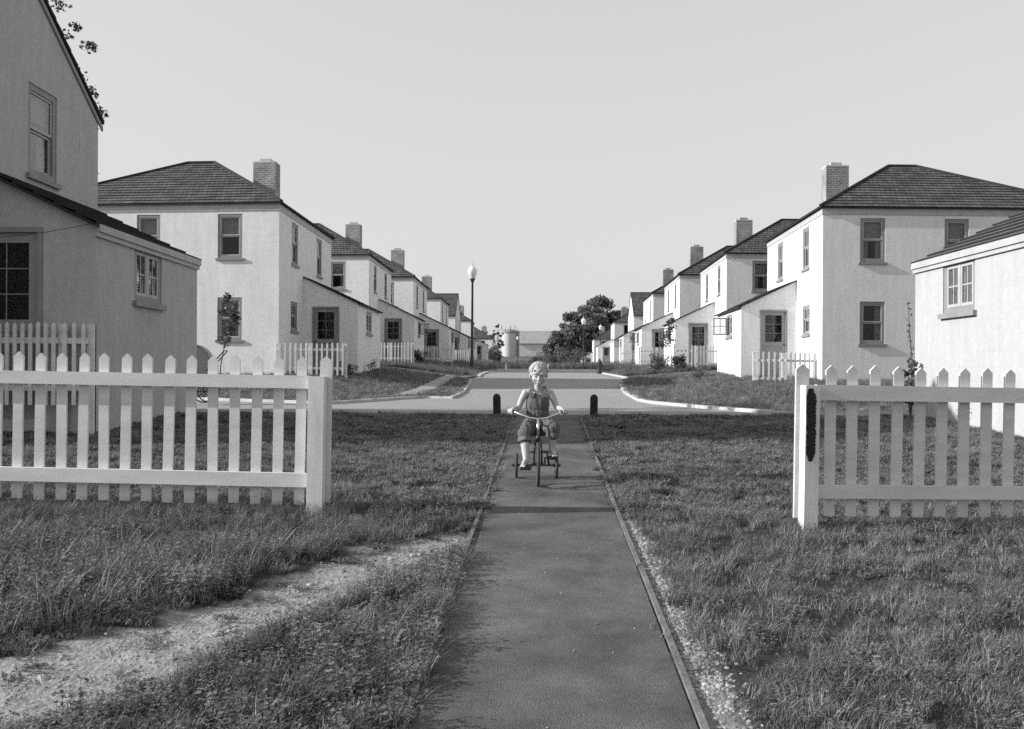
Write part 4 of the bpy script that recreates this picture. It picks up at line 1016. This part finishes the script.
# ------------------------------------------------------------------ tricycle
TX, TY = .235, 8.0
tz = zg(TX, TY)
tri = empty('tricycle', (TX, TY, tz), rx=.0455); tag(tri, 'dark child tricycle with chrome handlebar on the tarred path', 'tricycle')
def wheel(c, r, tr_, nsp, hubw):
    w = MB(); w.tube([(c[0], c[1] + r_ * math.cos(a), c[2] + r_ * math.sin(a)) for r_ in [r - tr_] for a in np.linspace(0, 2 * math.pi, 37)], tr_, 8, cap=False); wo = w.build('wheel', M['rubber'], tri, smooth=True)
    q = MB(); q.tube([(c[0], c[1] + (r - 2.1 * tr_) * math.cos(a), c[2] + (r - 2.1 * tr_) * math.sin(a)) for a in np.linspace(0, 2 * math.pi, 33)], .005, 6, cap=False); q.build('rim', M['frame'], wo)
    q = MB()
    for k in range(nsp): a = 2 * math.pi * k / nsp; q.tube([(c[0], c[1], c[2]), (c[0], c[1] + (r - 2 * tr_) * math.cos(a), c[2] + (r - 2 * tr_) * math.sin(a))], .0018, 4)
    q.build('spokes', M['chrome'], wo)
    q = MB(); q.tube([(c[0] - hubw, c[1], c[2]), (c[0] + hubw, c[1], c[2])], .014, 10); q.build('hub', M['frame'], wo)
wheel((0, 0, .185), .185, .0145, 20, .03); wheel((-.175, .46, .112), .112, .013, 12, .03); wheel((.175, .46, .112), .112, .013, 12, .03)
m = MB()
for s_ in (-1, 1): m.tube([(s_ * .032, 0, .185), (s_ * .03, .01, .30), (s_ * .024, .02, .385), (0, .03, .40)], .008, 8)
m.tube([(0, .025, .385), (0, .035, .42)], .018, 10); m.build('fork', M['frame'], tri, smooth=True)
m = MB(); m.tube([(0, .033, .41), (0, .06, .555)], .012, 10); m.build('stem', M['chrome'], tri, smooth=True)
m = MB(); m.tube([(-.245, .19, .605), (-.20, .155, .607), (-.14, .10, .585), (-.07, .065, .563), (0, .06, .555), (.07, .065, .563), (.14, .10, .585), (.20, .155, .607), (.245, .19, .605)], .0085, 10); m.build('handlebar', M['chrome'], tri, smooth=True)
for s_ in (-1, 1): m = MB(); m.tube([(s_ * .195, .151, .607), (s_ * .25, .195, .604)], .0125, 10); m.build('grip', M['rubber'], tri)
m = MB(); m.tube([(0, .04, .40), (0, .14, .345), (0, .26, .27), (0, .40, .235)], .015, 10); m.tube([(-.10, .42, .235), (.10, .42, .235)], .011, 8)
for s_ in (-1, 1): m.tube([(s_ * .09, .42, .235), (s_ * .11, .455, .112)], .009, 8)
m.build('frame', M['frame'], tri, smooth=True)
m = MB(); m.tube([(-.215, .46, .112), (.215, .46, .112)], .008, 8); m.build('axle', M['frame'], tri)
m = MB(); m.boxf(lambda a, b2, c2: (a, b2, c2), -.12, .12, .44, .50, .225, .235); m.build('rear_step', M['frame'], tri)
m = MB(); m.lathe([(0, .0), (.07, .0), (.1, .02), (.095, .045), (.05, .05), (0, .045)], c=(0, .34, .385), n=16); m.tube([(0, .30, .26), (0, .33, .39)], .011, 8); m.build('seat', M['leather'], tri, smooth=True)
PL, PR = (-.105, -.085, .165), (.117, .06, .232)
m = MB(); m.tube([(-.04, 0, .185), (-.055, 0, .185), (-.06, PL[1], PL[2]), (-.075, PL[1], PL[2])], .007, 7); m.tube([(.04, 0, .185), (.055, 0, .185), (.06, PR[1], PR[2]), (.075, PR[1], PR[2])], .007, 7); m.tube([(-.05, 0, .185), (.05, 0, .185)], .008, 8); m.build('crank', M['frame'], tri)
for p in (PL, PR): m = MB(); m.box(p[0] - .043, p[0] + .043, p[1] - .032, p[1] + .032, p[2] - .014, p[2] + .012); m.build('pedal', M['rubber'], tri, bevel=.003)
# ------------------------------------------------------------------ the child
kid = empty('person', (TX, TY, tz), rx=.0455); tag(kid, 'small fair-haired child in sleeveless overalls riding the tricycle', 'child')
def ell(mb, c, r, n=14, rot=None):
    b0 = []; c = Vector(c)
    def P(i, k):
        th = math.pi * i / n; ph = 2 * math.pi * k / (2 * n)
        v = Vector((r[0] * math.sin(th) * math.cos(ph), r[1] * math.sin(th) * math.sin(ph), r[2] * math.cos(th)))
        if rot: v = rot @ v
        return tuple(c + v)
    base = len(mb.v)
    mb.v.append(P(0, 0)); 
    for i in range(1, n):
        for k in range(2 * n): mb.v.append(P(i, k))
    mb.v.append(P(n, 0)); last = len(mb.v) - 1
    for k in range(2 * n):
        k2 = (k + 1) % (2 * n)
        mb.f.append((base, base + 1 + k, base + 1 + k2)); mb.uv.append([(0, 0)] * 3)
        for i in range(n - 2):
            a = base + 1 + i * 2 * n; mb.f.append((a + k, a + 2 * n + k, a + 2 * n + k2, a + k2)); mb.uv.append([(0, 0)] * 4)
        a = base + 1 + (n - 2) * 2 * n; mb.f.append((a + k, last, a + k2)); mb.uv.append([(0, 0)] * 3)
def limb(mb, pts, rad, sub=5):
    """overlapping balls along a smooth joint chain, so that the voxel skin joins them"""
    pts = [Vector(p) for p in pts]; 
    for (a, b, ra, rb) in zip(pts, pts[1:], rad, rad[1:]):
        n = max(2, int((b - a).length / (min(ra, rb) * .35)))
        for k in range(n + 1):
            t = k / n; r = ra + (rb - ra) * t; ell(mb, a.lerp(b, t), (r, r, r), 7)
def skin_obj(name, mb, mat, parent, vox=.004, smooth=3, disp=None):
    o = mb.build(name, mat)
    md = o.modifiers.new('r', 'REMESH'); md.mode = 'VOXEL'; md.voxel_size = vox; md.use_smooth_shade = True
    if smooth: s_ = o.modifiers.new('s', 'SMOOTH'); s_.iterations = smooth; s_.factor = .5
    dg = bpy.context.evaluated_depsgraph_get(); ev = o.evaluated_get(dg); me = bpy.data.meshes.new_from_object(ev)
    if disp:
        me.update()
        nn = [v.normal.copy() for v in me.vertices]
        for v, n_ in zip(me.vertices, nn): v.co += n_ * disp(v.co)
    me.polygons.foreach_set('use_smooth', [True] * len(me.polygons)); me.name = name
    if not me.materials: me.materials.append(mat)
    bpy.data.objects.remove(o); o = bpy.data.objects.new(name, me); COL.objects.link(o); o.parent = parent
    return o
Hc = Vector((.010, .300, .915)); hrot = Matrix.Rotation(R(5), 3, 'X')
H_ = lambda x, y, z: tuple(Hc + hrot @ Vector((x, y, z)))
KNL, KNR = (-.112, .070, .430), (.130, .085, .475)
ANL, ANR = (-.100, -.032, .222), (.116, .105, .288)
ELL, ELR = (-.160, .315, .625), (.168, .310, .630)
HL, HR = (-.222, .186, .624), (.222, .186, .624)
SHL, SHR = (-.100, .335, .752), (.112, .335, .748)
b = MB()
ell(b, H_(0, .012, .02), (.069, .084, .076)); ell(b, H_(0, -.012, -.030), (.056, .062, .066)); ell(b, H_(0, -.046, -.080), (.022, .022, .018))
for s_ in (-1, 1):
    ell(b, H_(s_ * .031, -.042, -.036), (.024, .022, .026)); ell(b, H_(s_ * .071, .014, -.012), (.009, .016, .022))
    ell(b, H_(s_ * .026, -.064, .012), (.020, .012, .009))
limb(b, [H_(0, -.072, -.008), H_(0, -.086, -.036)], [.007, .011])
for s_ in (-1, 1): ell(b, H_(s_ * .009, -.080, -.038), (.008, .008, .007))
ell(b, H_(0, -.071, -.060), (.019, .010, .006)); ell(b, H_(0, -.069, -.069), (.016, .010, .006))
limb(b, [(.004, .335, .735), (.007, .325, .80), H_(0, .02, -.05)], [.042, .034, .036])
ell(b, (.005, .335, .69), (.092, .060, .095)); ell(b, (.003, .335, .58), (.084, .066, .10)); ell(b, (0, .352, .49), (.095, .075, .07))
limb(b, [(-.03, .335, .765), SHL], [.034, .034]); limb(b, [(.035, .335, .763), SHR], [.034, .034])
limb(b, [SHL, ((SHL[0] + ELL[0]) / 2 - .004, .330, .69), ELL], [.035, .029, .0235]); limb(b, [SHR, ((SHR[0] + ELR[0]) / 2 + .004, .328, .69), ELR], [.035, .029, .0235])
def forearm(E, Hh):
    m_ = tuple((Vector(E) * .65 + Vector(Hh) * .35)); w = Vector(Hh) + (Vector(E) - Vector(Hh)).normalized() * .030
    limb(b, [E, m_, tuple(w)], [.0235, .0225, .0165])
forearm(ELL, HL); forearm(ELR, HR)
for s_, Hh in ((-1, HL), (1, HR)):
    bar = Vector((s_ * .055, .044, -.003)).normalized()         # outward along the grip
    c0 = Vector((s_ * .222, .173, .6055)); up = Vector((0, 0, 1)); fw = bar.cross(up) * s_; fw = -fw if fw.y > 0 else fw   # towards the camera
    ell(b, tuple(c0 + up * .017 - fw * .016), (.026, .021, .013))                           # palm lies on the grip
    ell(b, tuple(c0 + up * .010 - fw * .024), (.020, .016, .014))
    for k, (o_, ln) in enumerate(((-.021, 1.0), (-.0075, 1.08), (.006, 1.04), (.0185, .86))):
        pc = c0 + bar * o_; pts_ = []
        for a in (115, 80, 45, 5, -40, -80 * ln):
            rr = .0205; pts_.append(tuple(pc + up * math.sin(R(a)) * rr + fw * math.cos(R(a)) * rr))
        limb(b, pts_, [.0078, .0076, .0072, .0068, .0064, .0058])
    pc = c0 - bar * .031; limb(b, [tuple(pc + up * .012 - fw * .018), tuple(pc - up * .006 - fw * .018 + bar * .003), tuple(pc - up * .018 - fw * .002 + bar * .008), tuple(pc - up * .018 + fw * .012 + bar * .013)], [.0095, .0085, .0078, .0066])
def leg(hip, kn, an, ped, out):
    mid = Vector(hip).lerp(Vector(kn), .5); limb(b, [hip, tuple(mid), kn], [.058, .050, .043])
    k = Vector(kn); a = Vector(an); limb(b, [kn, tuple(k.lerp(a, .28) + Vector((0, .008, 0))), tuple(k.lerp(a, .62) + Vector((0, .006, 0))), an], [.041, .041, .033, .0245])
    p = Vector(ped); top = p.z + .013
    heel = (an[0] + out * -.004, an[1] + .026, top + .030); ball = (p.x + out * .020, p.y - .030, top + .014)
    limb(b, [an, heel], [.0235, .021]); limb(b, [an, ((an[0] + ball[0]) / 2, (an[1] + ball[1]) / 2 - .005, top + .034), ball], [.0245, .021, .0165]); limb(b, [heel, ball], [.020, .016])
    for k in range(5):
        x = ball[0] + (k - 2) * .0085 * (1 if out > 0 else -1); l = (.030, .029, .026, .022, .018)[k]; r = (.0078, .0062, .006, .0056, .005)[k]
        limb(b, [(x - 0, ball[1] + .008, top + .012), (x + out * .004, ball[1] - l * .6, top + .011), (x + out * .006, ball[1] - l, top + .007)], [r * 1.05, r, r * .95])
leg((-.052, .345, .478), KNL, ANL, PL, -1); leg((.052, .345, .478), KNR, ANR, PR, 1)
body = skin_obj('body', b, M['skin'], kid, .0032, 2)
# face details
for s_ in (-1, 1):
    q = MB(); ell(q, H_(s_ * .0265, -.0655, -.0105), (.0115, .0085, .0040), 8); q.build('eye', M['eye'], body, smooth=True)
    q = MB(); q.tube([H_(s_ * .012, -.0745, .008), H_(s_ * .026, -.0755, .011), H_(s_ * .040, -.068, .007)], [.0022, .003, .0018], 6); q.build('eyebrow', M['brow'], body)
q = MB(); q.tube([H_(-.017, -.0765, -.0635), H_(-.008, -.081, -.0650), H_(0, -.0822, -.0653), H_(.008, -.081, -.0650), H_(.017, -.0765, -.0635)], [.0014, .0026, .003, .0026, .0014], 6); q.build('mouth', M['lip'], body)
# hair: mop of curls
hm = MB(); ell(hm, H_(0, .030, .034), (.075, .082, .070)); ell(hm, H_(0, .045, .0), (.071, .066, .065)); rr_ = random.Random(4)
for k in range(230):
    th = rr_.uniform(0, 2 * math.pi); z = rr_.uniform(-.25, 1); rad = math.sqrt(max(0, 1 - z * z)); d_ = Vector((math.cos(th) * rad, math.sin(th) * rad, z))
    if d_.y < -.25 and d_.z < .10 + (.16 if d_.x > .1 else 0): continue
    if d_.y < .1 and d_.z < 0: continue
    p = Vector((0, .022, .026)) + Vector((d_.x * .074, d_.y * .086, d_.z * .074)); r = rr_.uniform(.008, .0145); ell(hm, H_(*p), (r, r, r * .9), 6)
skin_obj('hair', hm, M['hair'], body, .0035, 1, lambda c: .003 * noise.noise(c * 75) + .0035 * noise.noise(c * 210))
# overalls
ov = MB()
ell(ov, (.004, .332, .655), (.104, .076, .116)); ell(ov, (.003, .335, .575), (.100, .080, .10)); ell(ov, (0, .352, .50), (.108, .088, .075))
def pant(hip, kn, an, t, flare):
    k = Vector(kn); e = k.lerp(Vector(an), t); e.y += .004
    limb(ov, [hip, tuple(Vector(hip).lerp(k, .5)), kn, tuple(e)], [.072, .068, .057, flare])
    return e, (Vector(an) - k).normalized()
e1 = pant((-.050, .345, .480), KNL, ANL, .24, .049); e2 = pant((.050, .345, .480), KNR, ANR, .28, .050)
fold = lambda c: .0070 * noise.noise(Vector((c.x * 42, c.y * 22, c.z * 12))) + .0022 * noise.noise(c * 75)
ovo = skin_obj('overalls', ov, M['denim'], kid, .0045, 2, fold)
for (e, dr) in (e1, e2):
    q = MB(); a_ = dr.cross(Vector((0, 1, .3))).normalized(); c_ = dr.cross(a_)
    rg = lambda rad, off: [tuple(e + dr * off + (a_ * math.cos(t) + c_ * math.sin(t)) * (rad + .002 * math.sin(t * 5))) for t in np.linspace(0, 2 * math.pi, 29)]
    A = rg(.051, -.022); B = rg(.056, -.018); C_ = rg(.057, .014); D = rg(.052, .019); E_ = rg(.044, .012)
    for u, v_ in ((A, B), (B, C_), (C_, D), (D, E_)):
        for i in range(28): q.poly([u[i], u[i + 1], v_[i + 1], v_[i]])
    q.build('cuff', M['denim2'], ovo, smooth=True)
for s_ in (-1, 1):
    q = MB(); pts_ = [(s_ * .046 + .004, .274, .715), (s_ * .054 + .004, .280, .750), (s_ * .058 + .004, .296, .784), (s_ * .058 + .004, .33, .806), (s_ * .054 + .004, .37, .790), (s_ * .045, .395, .72)]
    for p, p2 in zip(pts_, pts_[1:]): q.boxf(lambda a, t, e: tuple(Vector(p).lerp(Vector(p2), t) + Vector((a, -e * .6, e))), -.014, .014, 0, 1, 0, .005)
    q.build('strap', M['denim2'], ovo)
    q = MB(); ell(q, (s_ * .046 + .004, .268, .722), (.006, .003, .006), 6); q.build('button', M['denim2'], ovo)
# ------------------------------------------------------------------ light, sky, camera
SUN_EL, PHI = R(24.5), R(6.0)           # sun on the left, a touch behind the camera
d = Vector((-math.cos(SUN_EL) * math.cos(PHI), -math.cos(SUN_EL) * math.sin(PHI), math.sin(SUN_EL)))   # towards the sun
sl = bpy.data.lights.new('sun', 'SUN'); sl.energy = 4.4; sl.angle = R(.5); sl.color = (1, .995, .985)
so_ = bpy.data.objects.new('sun', sl); COL.objects.link(so_); so_.rotation_euler = d.to_track_quat('Z', 'Y').to_euler(); so_.location = (-20, 0, 20)
w = bpy.data.worlds.new('World'); scn.world = w; w.use_nodes = True; nt = w.node_tree; L = nt.links; bg = nt.nodes['Background']
sk = nd(nt, 'ShaderNodeTexSky'); sk.sky_type = 'NISHITA'; sk.sun_disc = False; sk.sun_elevation = SUN_EL
sk.sun_rotation = math.atan2(d.x, d.y)      # 0 = +Y, clockwise towards +X
sk.air_density = 1.0; sk.dust_density = 1.5; sk.ozone_density = 1.0
sp = nd(nt, 'ShaderNodeSeparateColor'); L.new(sk.outputs[0], sp.inputs[0])
m1 = nd(nt, 'ShaderNodeMath', operation='MULTIPLY'); m1.inputs[1].default_value = .10; L.new(sp.outputs[0], m1.inputs[0])
m2 = nd(nt, 'ShaderNodeMath', operation='MULTIPLY_ADD'); m2.inputs[1].default_value = .25; L.new(sp.outputs[1], m2.inputs[0]); L.new(m1.outputs[0], m2.inputs[2])
m3 = nd(nt, 'ShaderNodeMath', operation='MULTIPLY_ADD'); m3.inputs[1].default_value = .65; L.new(sp.outputs[2], m3.inputs[0]); L.new(m2.outputs[0], m3.inputs[2])
# film-like curve: bright sky compresses, the unseen top is darkened to cut fill light
pw = nd(nt, 'ShaderNodeMath', operation='POWER'); pw.inputs[1].default_value = 2.5; L.new(m3.outputs[0], pw.inputs[0])
pk = nd(nt, 'ShaderNodeMath', operation='ADD'); pk.inputs[1].default_value = 1.35 ** 2.5; L.new(pw.outputs[0], pk.inputs[0])
dv = nd(nt, 'ShaderNodeMath', operation='DIVIDE'); L.new(pw.outputs[0], dv.inputs[0]); L.new(pk.outputs[0], dv.inputs[1])
mk = nd(nt, 'ShaderNodeMath', operation='MULTIPLY'); mk.inputs[1].default_value = 3.65; L.new(dv.outputs[0], mk.inputs[0])
L.new(mk.outputs[0], bg.inputs[0]); bg.inputs[1].default_value = .15      # blue-sensitive black and white film
cam = bpy.data.cameras.new('camera'); co = bpy.data.objects.new('camera', cam); COL.objects.link(co); scn.camera = co
cam.sensor_width = 36; cam.lens = F / 1024 * 36; cam.clip_end = 6000; cam.clip_start = .05
cam.shift_x = (512 - CX) / 1024; cam.shift_y = (HY - 364.5) / 1024
co.location = (0, 0, CZ); co.rotation_euler = (Matrix.Rotation(R(90), 3, 'X') @ Matrix.Rotation(R(.3), 3, 'Z')).to_euler()
scn.view_settings.view_transform = 'Standard'; scn.view_settings.look = 'None'; scn.view_settings.gamma = 1; scn.view_settings.use_curve_mapping = False
scn.view_settings.exposure = 0.5
scn.cycles.use_denoising = False; scn.cycles.filter_width = 1.5; scn.cycles.max_bounces = 6; scn.cycles.transparent_max_bounces = 12
scn.cycles.use_adaptive_sampling = True; scn.cycles.adaptive_threshold = .02
